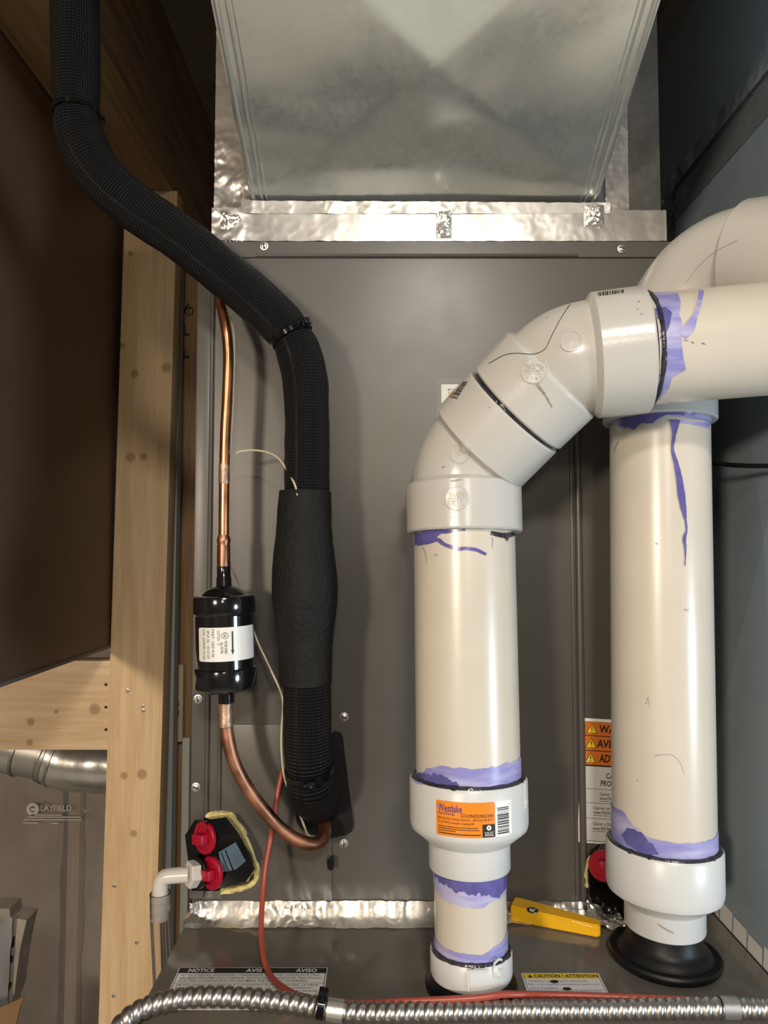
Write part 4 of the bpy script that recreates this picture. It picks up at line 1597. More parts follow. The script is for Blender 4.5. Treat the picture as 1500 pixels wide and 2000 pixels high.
# cast marks
def surface_map(bvh, px, py, scale_r):
    """flat u,v (metres) frame on the surface at a picture point"""
    loc, nrm, idx, d = bvh.ray_cast(EYE, ray(px, py))
    if nrm.dot(loc - EYE) > 0:
        nrm = -nrm
    uu = V((1, 0, 0))
    uu = (uu - nrm * uu.dot(nrm)).normalized()
    vv = nrm.cross(uu)
    if vv.z < 0:
        vv = -vv

    def fm(a, b, h):
        p = loc + uu * a + vv * b + nrm * 0.02
        q, n2, i2, d2 = bvh.ray_cast(p, -nrm)
        if q is None:
            return loc + uu * a + vv * b + nrm * h
        return q + nrm * h
    return fm


def cast_mark(bvh, px, py, r, parent, text=None, rot=0, dot=False, logo=False):
    fm = surface_map(bvh, px, py, r)
    mb = MB()
    raised_disc(mb, fm, 0, 0, r, 0.0005, rim=0.00045)
    if logo:
        raised(mb, 'ROYAL', fm, -r * 0.66, r * 0.10, r * 0.66, r * 0.50, 0.0011, 180, 0.0)
        bar(mb, fm, -r * 0.72, -r * 0.02, r * 0.72, r * 0.05, 0.0011, 0, 4)
        for x in (-0.45, -0.12, 0.2, 0.5):
            bar(mb, fm, r * (x - 0.05), -r * 0.60, r * (x + 0.05), -r * 0.10, 0.0011, 0, 1)
        bar(mb, fm, -r * 0.5, -r * 0.2, r * 0.55, -r * 0.12, 0.0011, 0, 3)
    if dot:
        raised_disc(mb, fm, 0, 0, r * 0.18, 0.0012)
    return mb.build('cast_mark', 'emboss', parent, None, 25)


cast_mark(b_el1, 892, 973, 0.0105, el1, logo=True)
cast_mark(b_el1, 899, 886, 0.0085, el1, dot=True)
cast_mark(b_el2, 1043, 724, 0.0105, el2, logo=True)
cast_mark(b_el2, 1115, 666, 0.0085, el2)


def barcode(bvh, quad, n, parent, k=1.0):
    """bars between two picture edges: quad = (a0, a1, b0, b1): bars run from a-edge to b-edge"""
    a0, a1, b0, b1 = [V((*p, 0)) for p in quad]
    t = 0.0
    mb = MB()
    while t < 0.97:
        w = random.choice((0.015, 0.025, 0.04, 0.055)) * k
        pts = []
        for q0, q1, tt in ((a0, a1, t), (a0, a1, t + w), (b0, b1, t + w), (b0, b1, t)):
            q = q0.lerp(q1, min(1, tt))
            pts.append(on_surface(bvh, q.x, q.y, 0.0005))
        if all(p is not None for p in pts):
            mid = [on_surface(bvh, *(V((*c, 0)).to_tuple()[:2]), 0.0005) for c in []]
            mb.add(pts, [[0, 1, 2, 3]])
        t += w + random.choice((0.02, 0.03, 0.045)) * k
    if mb.f:
        mb.build('barcode', 'ink', parent)


barcode(b_el1, ((905, 746), (880, 778), (914, 746), (892, 781)), 20, el1)
barcode(b_el2, ((1167, 572), (1222, 566), (1168, 579), (1222, 572)), 20, el2)
strip('sticker_edge', b_el1, [(902, 745), (890, 760), (878, 776)], [4, 4, 3], 'orange', el1, cols=1)
strip('cement_drip', b_el2, [(1045, 738), (1052, 755), (1065, 772), (1078, 795)], [10, 6, 4, 3], 'smudge', el2, jag=1)
strip('hair', b_el2, [(1122, 583), (1098, 618), (1078, 655), (1064, 682), (1040, 692), (1010, 690), (985, 694), (955, 710)], [1.2, 1.2, 1.2], 'slotdark', el2, cols=1, off=0.0003)
for bv, par, pts in ((b_el1, el1, [(863, 913), (870, 911)]), (b_el1, el1, [(955, 795), (958, 797)]), (b_el2, el2, [(1246, 590), (1250, 588)]),
                     (b_el2, el2, [(1244, 603), (1247, 605)]), (b_el2, el2, [(1252, 615), (1255, 613)]), (b_el2, el2, [(1068, 620), (1070, 621)]),
                     (b_el1, el1, [(880, 940), (905, 936)]), (b_el1, el1, [(998, 790), (1000, 792)])):
    strip('scuff', bv, [pts[0], ((pts[0][0] + pts[1][0]) / 2, (pts[0][1] + pts[1][1]) / 2), pts[1]], [2, 3, 1], 'smudge', par, cols=1)

# horizontal run to the right
hp0, hp1 = P(1254, 684.5, 0.5735), P(1500, 663, 0.566)
hd = (hp1 - hp0).normalized()
HA = Axis(hp0, hp1 + hd * 0.16)
mb = lathe(MB(), HA, [(0, R3), (HA.len * 0.5, R3), (HA.len, R3), (HA.len, 0.038), (HA.len - 0.02, 0.038)], 72)
hor = mb.build('horizontal_pipe', 'pipe', ve, 'cream horizontal pipe with purple smear')
b_hor = mb.bvh()
bead(HA, (P(1263, 683, 0.5725) - hp0).dot(hd), R3 + 0.0005, hor, 0.0022, 'cement', 6)
patch('primer_smear', b_hor, [((1264, 571), (1322, 572)), ((1264, 590), (1330, 590)), ((1265, 615), (1326, 612)), ((1266, 640), (1332, 632)), ((1267, 672), (1331, 668)),
                              ((1267, 700), (1336, 704)), ((1267, 718), (1340, 720)), ((1267, 724), (1334, 725)), ((1267, 735), (1312, 737)), ((1266, 760), (1306, 757)), ((1265, 781), (1290, 780))],
      'primer', hor, cols=8, jag=2.2)
patch('primer_smear', b_hor, [((1268, 605), (1300, 600)), ((1270, 630), (1312, 612)), ((1272, 660), (1306, 640)), ((1274, 672), (1290, 668))], 'primer_dk', hor, off=0.0007, jag=2)
strip('primer_drip', b_hor, [(1370, 567), (1366, 590), (1358, 615), (1346, 640), (1332, 655)], [10, 9, 9, 22, 20], 'primer', hor, off=0.0006, jag=1)
for pts in ([(1336, 664), (1345, 665)], [(1350, 668), (1356, 671)], [(1370, 670), (1378, 673)]):
    strip('scuff', b_hor, [pts[0], ((pts[0][0] + pts[1][0]) / 2, pts[0][1] + 1), pts[1]], [2, 3, 1], 'smudge', hor, cols=1)

# ================================================================== AIR INTAKE PIPE (right)
ib = V((0.2485, 0.654, TOP))
IA = Axis(ib, V((0.2580, 0.6675, P(1290, 850, 0.667).z)))
it = thing('intake_pipe', ib, 'tall cream air intake pipe standing on a black rubber collar', 'vent pipe')
lathe(MB(), IA, [(0.0, 0.0), (0.0, 0.0455), (0.002, 0.0470), (0.005, 0.0475), (0.007, 0.0465), (0.0075, 0.0440), (0.007, 0.0405), (0.009, 0.0385), (0.011, 0.0375), (0.0125, 0.0355), (0.0145, 0.0338), (0.017, 0.0325), (0.026, 0.0316), (0.026, 0.0)], 56).build('rubber_collar', 'rubber', it, 'black flared rubber collar')
i0, i1, i2, i3 = hy(IA, 1808), hy(IA, 1762), hy(IA, 1732), hy(IA, 1644)
lathe(MB(), IA, [(0.010, R2), (i0 + 0.01, R2)], 48).build('short_pipe', 'pipe', it)
band('primer_band', IA, R2, [(-180, 0.024, i0), (0, 0.024, i0), (180, 0.024, i0)], 'primer', it, jag=0.0003)
mb = lathe(MB(), IA, [(i0 + 0.004, 0.0303), (i0, 0.0303), (i0, 0.0335), (i0 + 0.0015, 0.0342), (i1 - 0.001, 0.0342), (i1 + 0.001, 0.0352), (i2 - 0.002, 0.0486), (i2 + 0.001, 0.0495),
                      (i2 + 0.004, 0.0498), (i3 - 0.002, 0.0498), (i3, 0.0486), (i3, 0.0464), (i3 - 0.012, 0.0448)], 72)
ired = mb.build('reducer_coupling', 'fitb', it, 'plain white reducing coupling')
b_ired = mb.bvh()
bead(IA, i3 - 0.0005, R3 + 0.0012, ired, 0.0033, seed=14)
strip('cement_drip', b_ired, [(1284, 1803), (1296, 1812), (1308, 1819), (1316, 1822)], [2.5, 3, 5, 2], 'smudge', ired, cols=2)
j1 = hy(IA, 826)
mb = lathe(MB(), IA, [(i3 - 0.010, R3), ((i3 + j1) / 2, R3), (j1 + 0.012, R3)], 72)
iris = mb.build('riser_pipe', 'pipe', it, 'cream vertical pipe with a long purple drip')
b_iris = mb.bvh()
e = i3
band('primer_band', IA, R3, [(-180, e - .004, e + .018), (-90, e - .004, e + .030), (-70, e - .004, e + .031), (-50, e - .004, e + .021), (-35, e - .004, e + .0155), (0, e - .004, e + .015), (40, e - .004, e + .0155), (90, e - .004, e + .021), (180, e - .004, e + .018)],
     'primer', iris, jag=0.0014, seed=51)
band('primer_band', IA, R3, [(-70, e + .010, e + .012), (-60, e + .005, e + .019), (-45, e + .002, e + .019), (-34, e + .002, e + .012), (-26, e + .003, e + .005)], 'primer_dk', iris, off=0.0008, jag=0.001, seed=61)
u = j1 + 0.001
band('primer_band', IA, R3, [(-180, u - .006, u), (-85, u - .004, u), (-60, u - .012, u), (-30, u - .009, u), (-10, u - .004, u), (30, u - .006, u), (90, u - .008, u), (180, u - .006, u)], 'primer', iris, jag=0.002, seed=71)
band('cement_smear', IA, R3, [(-75, u - .005, u), (-55, u - .013, u), (-30, u - .010, u), (-12, u - .003, u), (20, u - .0015, u)], 'primer_dk', iris, off=0.0008, jag=0.003, seed=81)
strip('primer_drip', b_iris, [(1318, 820), (1316, 850), (1313, 878), (1320, 905), (1326, 935), (1330, 965), (1334, 992), (1338, 1015), (1340, 1035), (1336, 1052), (1338, 1075), (1337, 1105)],
      [20, 7, 6, 9, 12, 14, 11, 4, 3, 7, 3, 1.5], 'primer_dk', iris, off=0.0009, cols=4, jag=0.8)
strip('primer_smear', b_iris, [(1320, 822), (1350, 826), (1385, 832)], [8, 6, 10], 'primer', iris, off=0.0007)
for pts, w in (([(1208, 862), (1202, 875), (1200, 885)], 2), ([(1262, 1375), (1266, 1362), (1268, 1380)], 1.5), ([(1278, 1476), (1310, 1474), (1328, 1490), (1336, 1512)], 1.2),
               ([(1281, 1060), (1283, 1063), (1285, 1060)], 3), ([(1337, 1190), (1342, 1192), (1345, 1190)], 3), ([(1244, 1523), (1246, 1525), (1248, 1524)], 3)):
    strip('scuff', b_iris, pts, [w, w * 0.7, w * 0.4], 'smudge', iris, cols=1)
# top elbow
k0, k1 = IA.o + IA.w * j1, IA.o + IA.w * (j1 + 0.022)
kb0, kb1 = P(1457, 510, 0.614), P(1620, 500, 0.562)
dE = (k1 - k0).normalized()
dF = (kb1 - kb0).normalized()
mb = MB()
hub(mb, k0, k1, RH, 0)
hub(mb, kb0, kb1, RH, 1)
RBODY_, RBODY = RBODY, 0.0462
sweep(mb, bezier(k1 - dE * 0.004, dE, kb0 + dF * 0.004, dF, 22), 0.0462, 64, caps=False)
RBODY = RBODY_
iel = mb.build('elbow', 'fit', it, 'large white sweep elbow behind the horizontal pipe')
b_iel = mb.bvh()
strip('mould_line', b_iel, [(1338, 555), (1365, 520), (1400, 490), (1440, 470)], [0.7, 0.7, 0.7], 'smudge', iel, cols=1)

# ================================================================== REFRIGERANT LINES
su = thing('suction_line', P(600, 1560, 0.70), 'thick black mesh-sleeved refrigerant line snaking down to the cabinet', 'insulated pipe')
YS = 0.675


def seg(pts):
    return resample(catmull([P(x, y, Y) for x, y, Y in pts], 10), 0.0022)


def pinched(base, total, pin0=None, pin1=None, amp=0.0012, sd=0.0):
    def f(l, a):
        r = base + amp * 0.6 * fbm((l * 40 + sd, math.cos(a) * 1.5, math.sin(a) * 1.5), 2)
        if pin0 is not None:
            r -= pin0 * math.exp(-(l / 0.010) ** 2)
        if pin1 is not None:
            r -= pin1 * math.exp(-((total - l) / 0.010) ** 2)
        return r
    return f


def plen(p):
    return sum((b - a).length for a, b in zip(p, p[1:]))


A1 = seg([(146, -150, 0.640), (146, -20, 0.645), (148, 100, 0.650), (149, 222, 0.655)])
sweep(MB(), A1, pinched(0.0218, plen(A1), None, 0.0030), 40).build('mesh_sleeve', 'sleeve', su, 'knitted black mesh sleeve')
A2 = seg([(149, 218, 0.655), (156, 262, 0.657), (178, 315, 0.660), (212, 360, 0.664), (268, 408, 0.668), (345, 460, 0.672), (430, 527, 0.675), (505, 590, 0.676), (556, 640, 0.676), (574, 662, 0.676)])
sweep(MB(), A2, pinched(0.0222, plen(A2), 0.0030, 0.0035, sd=3), 40).build('mesh_sleeve', 'sleeve', su)
A3 = seg([(566, 650, 0.676), (582, 685, 0.677), (594, 730, 0.677), (599, 790, 0.677), (600, 880, 0.677), (599, 975, 0.677)])
sweep(MB(), A3, pinched(0.0214, plen(A3), 0.0025, None, sd=6), 40).build('mesh_sleeve', 'sleeve', su)
A4 = seg([(599, 1315, 0.677), (600, 1360, 0.677), (601, 1430, 0.677), (602, 1480, 0.678), (604, 1508, 0.681)])
sweep(MB(), A4, pinched(0.0226, plen(A4), None, 0.0020, sd=9), 40).build('mesh_sleeve', 'sleeve', su)
A5 = seg([(604, 1504, 0.681), (609, 1530, 0.688), (615, 1548, 0.703), (618, 1555, 0.722), (619, 1556, 0.742)])
sweep(MB(), A5, pinched(0.0240, plen(A5), 0.0028, None, sd=12), 40).build('mesh_sleeve', 'sleeve', su)
# foam cover
fp = [(596, 960, 51), (595, 1000, 53), (594, 1040, 54.5), (594, 1085, 60), (595, 1120, 63), (596, 1165, 64), (596, 1200, 60), (597, 1240, 54), (597, 1280, 52), (597, 1334, 51)]
fpts = catmull([V((x, y, r)) for x, y, r in fp], 6)
fc = [P(p.x, p.y, 0.677) for p in fpts]
fr_ = [p.z * 0.677 / 1400 for p in fpts]
mb = MB()
frm = frames(fc)
n = 44
vs = []
for i, p in enumerate(fc):
    t, a_, b_ = frm[i]
    for k in range(n):
        th = 2 * math.pi * k / n + math.pi
        r = fr_[i] * (1 + 0.02 * fbm((i * 0.2, math.cos(th) * 2, math.sin(th) * 2), 3))
        r *= 1 + 0.012 * math.cos(6 * th)
        vs.append(p + (a_ * math.cos(th) + b_ * math.sin(th)) * r)
fs = [[i * n + k, i * n + (k + 1) % n, (i + 1) * n + (k + 1) % n, (i + 1) * n + k] for i in range(len(fc) - 1) for k in range(n)]
fs += [list(range(n))[::-1], [(len(fc) - 1) * n + k for k in range(n)]]
mb.add(vs, fs)
mb.build('foam_cover', 'foam', su, 'smooth black foam cover bulging in the middle')


def cable_tie(p, d, r, parent, head_dir, w=0.0045, m='blkplastic', name='cable_tie'):
    ax = Axis(V(p) - V(d).normalized() * w / 2, V(p) + V(d).normalized() * w / 2)
    mb = lathe(MB(), ax, [(0, r), (0, r + 0.0014), (w, r + 0.0014), (w, r)], 40, closed=True)
    hd_ = V(head_dir)
    hd_ = (hd_ - ax.w * hd_.dot(ax.w)).normalized()
    tv = ax.w.cross(hd_)
    R = Matrix((tv, ax.w, hd_)).transposed()
    c = V(p) + hd_ * (r + 0.003)
    lo, hi = V((-0.0038, -0.0036, -0.003)), V((0.0038, 0.0036, 0.003))
    tmp = MB()
    box(tmp, lo, hi, 0, 0.0006)
    mb.add([R @ v + c for v in tmp.v], tmp.f)
    tmp = MB()
    box(tmp, V((0.003, -0.002, 0.0006)), V((0.0075, 0.002, 0.0018)), 0, 0.0004)
    mb.add([R @ v + c for v in tmp.v], tmp.f)
    if parent is None:
        return mb.build(name, m)
    return mb.build(name, m, parent, 'black plastic cable tie')


d = (A2[-1] - A2[-14]).normalized()
cable_tie(A2[-3], V((0.5, 0.0, -0.86)), 0.0200, su, (0.62, -0.60, 0.45))
cable_tie(A1[-2], V((0.05, 0, -1)), 0.0196, su, (0.7, 0.6, 0.0))
cable_tie(A4[-2], V((0.1, 0.25, -1)), 0.0215, su, (0.15, -1, 0), 0.006)

# copper liquid line
YL = 0.683
ll = thing('liquid_line', P(437, 1100, YL), 'thin copper refrigerant tube running down to the black filter', 'copper pipe')


def tube(name, pts, r, m, parent, label=None, n=16, step=0.006):
    return sweep(MB(), resample(catmull([P(*p) for p in pts], 8), step), r, n).build(name, m, parent, label)


tube('copper_tube', [(424, 560, .70), (432, 597, .692), (441, 640, YL), (446, 690, YL), (444, 770, YL), (440, 850, YL), (438, 950, YL), (437, 1068, YL)], 0.0050, 'copper', ll)
ax = Axis(P(437, 1108, YL), P(437, 1045, YL))
lathe(MB(), ax, [(0, 0.0062), (0.020, 0.0062), (0.022, 0.0058), (0.024, 0.0064), (0.027, 0.0064), (0.030, 0.0052), (0.031, 0.005)], 20).build('brazed_coupling', 'copper_dk', ll, 'tarnished brazed coupling')
ax = Axis(P(438, 945, YL), P(438, 905, YL))
lathe(MB(), ax, [(0, 0.0051), (0.002, 0.0053), (0.017, 0.0053), (0.019, 0.0051)], 18).build('heat_stain', 'braze', ll)
lo = thing('liquid_line_stub', P(620, 1640, 0.70), 'curved tarnished copper tube from the black filter into the cabinet', 'copper pipe')
tube('copper_tube', [(441, 1366, YL), (441, 1400, YL), (445, 1440, YL), (458, 1490, .684), (487, 1545, .686), (530, 1600, .689), (565, 1632, .691), (598, 1647, .694), (622, 1646, .700), (634, 1630, .708), (634, 1612, .718), (630, 1602, .732), (629, 1600, .742)],
     lambda l, a: 0.0062 + 0.0003 * fbm((l * 50, 0, 1), 2), 'copper_dk', lo, None, 18, 0.004)
ax = Axis(P(441, 1420, YL), P(441, 1366, YL))
lathe(MB(), ax, [(0, 0.0062), (0.001, 0.0072), (0.004, 0.0074), (0.006, 0.0068), (0.026, 0.0068)], 20).build('brazed_coupling', 'braze', lo)

# filter drier
DA = Axis(P(442, 1374, YL), P(437, 1108, YL))
fd = thing('filter_drier', P(441, 1374, YL), 'glossy black filter drier canister with white printed label on the copper line', 'filter')
dh = lambda py: (P(0, py, YL).z - DA.o.z) / DA.w.z
prof = [(dh(1374), 0.0060), (dh(1372), 0.0076), (dh(1353), 0.0078), (dh(1352.5), 0.0125), (dh(1349), 0.0200), (dh(1344), 0.0250), (dh(1343), 0.0270), (dh(1341), 0.0284), (dh(1336), 0.0292), (dh(1306), 0.0292),
        (dh(1303), 0.0288), (dh(1301), 0.0272), (dh(1200), 0.0272), (dh(1198), 0.0286), (dh(1196), 0.0291), (dh(1168), 0.0291), (dh(1164), 0.0284), (dh(1162.5), 0.0262), (dh(1161.5), 0.0215), (dh(1152), 0.0165),
        (dh(1147), 0.0115), (dh(1145), 0.0078), (dh(1143), 0.0072), (dh(1128), 0.0070), (dh(1126), 0.0064), (dh(1106), 0.0064), (dh(1105), 0.0050)]
lathe(MB(), DA, prof, 64).build('shell', 'blk', fd)
rD = 0.0273
fmd = cyl_map(DA, rD, 0.0, rad(-46))
sh = Sheet(fmd, ['paper', 'ink'])
lw = rD * rad(46 + 84)
l0, l1 = dh(1284), dh(1220)
sh.slab(0, l0, lw, l1, 'paper', 0.0002, 0.0022, 22)
lh = l1 - l0


def col_text(s, c, f0, f1, w, bold=0.0):
    """text running down the canister: c = distance round the label"""
    sh.text(s, c - w / 2, l1 - lh * f1, c + w / 2, l1 - lh * f0, 'ink', 0.0004, rot=-90, bold=bold)


col_text('S/N: 250428-14163', 0.0075, 0.05, 0.93, 0.0026)
col_text('SPLR ID: 1013120', 0.0122, 0.07, 0.90, 0.0026)
col_text('PART: 100214-06', 0.0170, 0.05, 0.86, 0.0026)
col_text('LISTED  D', 0.0222, 0.09, 0.52, 0.0024)
col_text('SA 32746', 0.0250, 0.43, 0.76, 0.0022, 0.01)
col_text('FILTER DRIER', 0.0285, 0.40, 0.77, 0.0022, 0.012)
sh.ring(0.0278, l1 - lh * 0.24, 0.0026, 0.0030, 'ink', 0.0004, 20)
col_text('UL', 0.0278, 0.18, 0.30, 0.0022, 0.02)
ac = 0.0345
sh.rect(ac - 0.0007, l1 - lh * 0.68, ac + 0.0007, l1 - lh * 0.12, 'ink', 0.0004)
sh.poly([(ac - 0.0015, l1 - lh * 0.67), (ac, l1 - lh * 0.82), (ac + 0.0015, l1 - lh * 0.67)], 'ink', 0.0004)
sh.build('label', fd, 'white label with black print and arrow')

# thin cream sensor wires
sw = tube('sensor_wire', [(449, 615, .690), (457, 665, .694), (455, 780, .694), (450, 870, .694), (449, 893, .694), (468, 882, .692), (505, 880, .690), (540, 892, .680), (565, 925, .664), (577, 950, .656), (581, 968, .653)], 0.0010, 'tan', None, None, 8, 0.004)
tag(sw, 'thin cream wire arching from copper tube to foam cover', 'wire')
sw = tube('sensor_wire', [(447, 1082, .690), (456, 1115, .700), (474, 1160, .716), (498, 1240, .712), (525, 1300, .706), (548, 1350, .692), (553, 1378, .690), (550, 1425, .690), (550, 1470, .690), (556, 1520, .692), (572, 1560, .700), (590, 1602, .710), (601, 1630, .712), (612, 1636, .708), (624, 1637, .706)],
          0.0011, 'tan', None, None, 8, 0.004)
tag(sw, 'thin cream wire running behind the black filter to the gasket', 'wire')
wc = thing('wire_clip', P(645, 1690, FY), 'tiny black plug with thin wire below the rubber gasket', 'wire clip')
prism(MB(), [P(x, y, FY - 0.010) for x, y in ((638, 1682), (642, 1678), (652, 1678), (652, 1696), (648, 1700), (640, 1698))][::-1], (0, 0.0098, 0)).build('plug', 'blkplastic', wc)
sweep(MB(), catmull([P(635, 1655, FY - 0.012), P(640, 1666, FY - 0.010), P(644, 1679, FY - 0.006)], 6), 0.0006, 6).build('wire', 'inkgrey', wc)

# ================================================================== DRAIN PORTS AND HOSE
def fringe(name, pts, Y, r, parent, sd):
    p = resample(catmull([P(x, y, Y) for x, y in pts], 8), 0.0025)
    return sweep(MB(), p, lambda l, a: r * (1 + 0.55 * fbm((l * 130 + sd, math.cos(a) * 2, math.sin(a) * 2), 3)), 10).build(name, 'fibre', parent, 'yellow fibreglass edge')


def red_cap(px, py, Y, r, axis, parent, nut=0.0085):
    axv = V(axis).normalized()
    p = P(px, py, Y)
    ax = Axis(p, p + axv)
    mb = lathe(MB(), ax, [(-0.0015, r), (0.0012, r), (0.002, r * 0.95), (0.002, r * 0.72), (0.001, r * 0.70), (0.001, 0)], 36)
    tmp = MB()
    box(tmp, (-nut * 0.55, -nut * 0.9, 0.0), (nut * 0.55, nut * 0.9, 0.010), 0, 0.0008)
    R = Matrix((ax.s, ax.f, ax.w)).transposed()
    Rz = Matrix.Rotation(rad(-12), 3, 'Z')
    mb.add([R @ (Rz @ v) + p for v in tmp.v], tmp.f)
    return mb.build('red_cap', 'red', parent, 'red plastic screw cap')


dp = thing('drain_port', P(430, 1735, FY), 'black drain pan end with two red caps beside the white elbow', 'drain port')
fr0 = [(412, 1600), (442, 1596), (466, 1628), (486, 1668), (497, 1698), (480, 1722), (428, 1736), (420, 1700)]
bk0 = [(396, 1596), (440, 1590), (474, 1622), (494, 1665), (504, 1697), (488, 1722), (424, 1738), (380, 1735)]
mb = MB()
fv = [P(x, y, FY - 0.024) for x, y in fr0]
bv = [P(x, y, FY - 0.001) for x, y in bk0]
lf = [P(372, 1640, FY - 0.006), P(378, 1735, FY - 0.006)]
n = len(fr0)
mb.add(fv + bv, [list(range(n))[::-1], list(range(n, 2 * n))] + [[k, (k + 1) % n, n + (k + 1) % n, n + k] for k in range(n)])
mb.build('port_block', 'blkplastic', dp, 'glossy black block')
mb = MB()
q = [P(408, 1604, FY - 0.022), P(430, 1738, FY - 0.022), P(380, 1738, FY - 0.002), P(366, 1630, FY - 0.002), P(385, 1600, FY - 0.002)]
nn = V((-0.6, -0.75, 0.0)).normalized()
prism(mb, [p + nn * 0.003 for p in q], -nn * 0.004)
mb.build('port_flange', 'blkplastic', dp)
red_cap(400, 1636, FY - 0.020, 0.0155, (-0.62, -0.785, 0.05), dp)
red_cap(413, 1705, FY - 0.024, 0.0155, (-0.62, -0.785, 0.05), dp)
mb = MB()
prism(mb, [P(x, y, FY - 0.0252) for x, y in ((427, 1665), (460, 1645), (480, 1682), (461, 1698), (433, 1704))][::-1], (0, 0.0011, 0))  # reflection in the glossy black block, put in as a coloured plate
pz = mb.build('painted_reflection', 'bluereflection', dp, 'blue-grey painted reflection')
sweep(MB(), [P(440, 1660, FY - 0.0254), P(455, 1699, FY - 0.0254)], 0.0006, 6).build('reflection_line', 'blkplastic', pz)
sweep(MB(), [P(432, 1665, FY - 0.0254), P(446, 1700, FY - 0.0254)], 0.0004, 6).build('reflection_line', 'blkplastic', pz)
fringe('insulation_edge', [(404, 1597), (420, 1590), (445, 1592), (462, 1606), (474, 1626), (486, 1655), (496, 1682), (503, 1700), (498, 1720), (482, 1732), (455, 1737), (432, 1741)], FY - 0.003, 0.0030, dp, 2)

de = thing('drain_elbow', P(318, 1760, 0.715), 'white plastic drain elbow screwed into the black port', 'elbow fitting')
YE = 0.712
axh = Axis(P(383, 1706, YE + 0.006), P(366, 1709, YE))
mb = lathe(MB(), axh, [(0, 0.0), (0, 0.0125), (0.008, 0.0125), (0.009, 0.011), (0.009, 0)], 6)
mb.build('hex_nut', 'nylon', de)
axf = Axis(P(386, 1704, YE + 0.008), P(382, 1705, YE + 0.006))
lathe(MB(), axf, [(0, 0), (0, 0.0150), (0.003, 0.0150), (0.003, 0)], 28).build('washer', 'blkplastic', de)
sweep(MB(), resample(catmull([P(370, 1708, YE), P(340, 1710, YE), P(322, 1713, YE), P(314, 1722, YE), P(312.5, 1745, YE), P(313, 1795, YE)], 10), 0.003), 0.0073, 22).build('elbow_tube', 'nylon', de)
for y in (1752, 1772, 1788):
    ax = Axis(P(313, y + 8, YE), P(313, y - 8, YE))
    lathe(MB(), ax, [(0, 0.0070), (0.001, 0.0086), (0.004, 0.0080), (0.008, 0.0072)], 24).build('barb', 'nylon', de)
hp_ = resample(catmull([P(313, 1744, YE), P(314, 1800, YE), P(318, 1880, YE), P(321, 1960, YE), P(324, 2150, YE)], 8), 0.01)
mb = sweep(MB(), hp_, 0.0100, 32, caps=False)
inn = sweep(MB(), hp_, 0.0087, 32, caps=False)
mb.add(inn.v, [f[::-1] for f in inn.f])
nv_ = len(inn.v)
for o_ in (0, nv_ - 32):
    mb.add([mb.v[o_ + k] for k in range(32)] + [inn.v[o_ + k] for k in range(32)],
           [[k, 32 + k, 32 + (k + 1) % 32, (k + 1) % 32] if o_ == 0 else [k, (k + 1) % 32, 32 + (k + 1) % 32, 32 + k] for k in range(32)])
dh_ = mb.build('drain_hose', 'hose')
tag(dh_, 'clear vinyl drain hose hanging beside the wooden stud', 'hose')

dp2 = thing('drain_port', P(1180, 1780, FY), 'black drain pan end with red cap mostly behind the intake pipe', 'drain port')
mb = MB()
prism(mb, [P(x, y, FY - 0.014) for x, y in ((1160, 1672), (1182, 1658), (1262, 1655), (1285, 1775), (1175, 1778), (1152, 1750), (1150, 1705))][::-1], (0, 0.0138, 0))
mb.build('port_block', 'blkplastic', dp2)
mb = MB()
prism(mb, [P(x, y, FY - 0.024) for x, y in ((1165, 1735), (1262, 1740), (1275, 1782), (1180, 1786))][::-1], (0, 0.012, 0))
mb.build('port_step', 'blkplastic', dp2)
red_cap(1180, 1691, FY - 0.018, 0.0150, (-0.15, -1.0, 0.05), dp2)
fringe('insulation_edge', [(1188, 1658), (1168, 1666), (1155, 1680), (1149, 1700), (1150, 1722), (1146, 1732)], FY - 0.006, 0.0032, dp2, 7)

# ================================================================== WIRES, CONDUIT AND TOOL
rw = tube('red_tube', [(552, 1505, .718), (545, 1535, .712), (536, 1590, .706), (528, 1640, .704), (519, 1690, .694), (513, 1750, .680), (510, 1820, .657), (517, 1878, .628), (535, 1914, .607), (570, 1939, .592), (612, 1951, .582),
                       (650, 1957, .5775), (720, 1959, .5755), (800, 1955, .5735), (880, 1952, .572), (940, 1948, .572), (985, 1942, .574), (1050, 1943, .581), (1150, 1945, .580), (1300, 1951, .576), (1500, 1960, .573), (1560, 1962, .573)],
          0.0025, 'redwire', None, None, 12, 0.005)
tag(rw, 'thin brick-red tube drooping from the mesh sleeve and along the furnace edge', 'tube')

cd = [P(x, y, Y) for x, y, Y in ((205, 2080, .550), (222, 2025, .553), (243, 1995, .557), (275, 1972, .562), (320, 1956, .566), (375, 1948, .569), (440, 1947, .5705), (520, 1953, .571), (600, 1963, .570), (660, 1974, .569), (740, 1978, .568), (860, 1976, .569),
                                 (1000, 1973, .570), (1200, 1971, .571), (1400, 1968, .571), (1520, 1970, .571), (1580, 1972, .571))]
cd = resample(catmull(cd, 10), 0.0006)
PIT = 0.0074


def rib(l, a):
    t = ((l / PIT + a / (2 * math.pi)) % 1.0)
    s = math.sin(math.pi * t) ** 0.55
    return 0.0054 + 0.0021 * s


cn = sweep(MB(), cd, rib, 24).build('metal_conduit', 'steel', sharp=None)
tag(cn, 'ribbed flexible steel conduit lying across the furnace top', 'conduit')


def near(px, py):
    q = min(range(3, len(cd) - 3), key=lambda i: abs(cd[i].x - P(px, py, .57).x))
    return cd[q], (cd[q + 3] - cd[q - 3]).normalized()


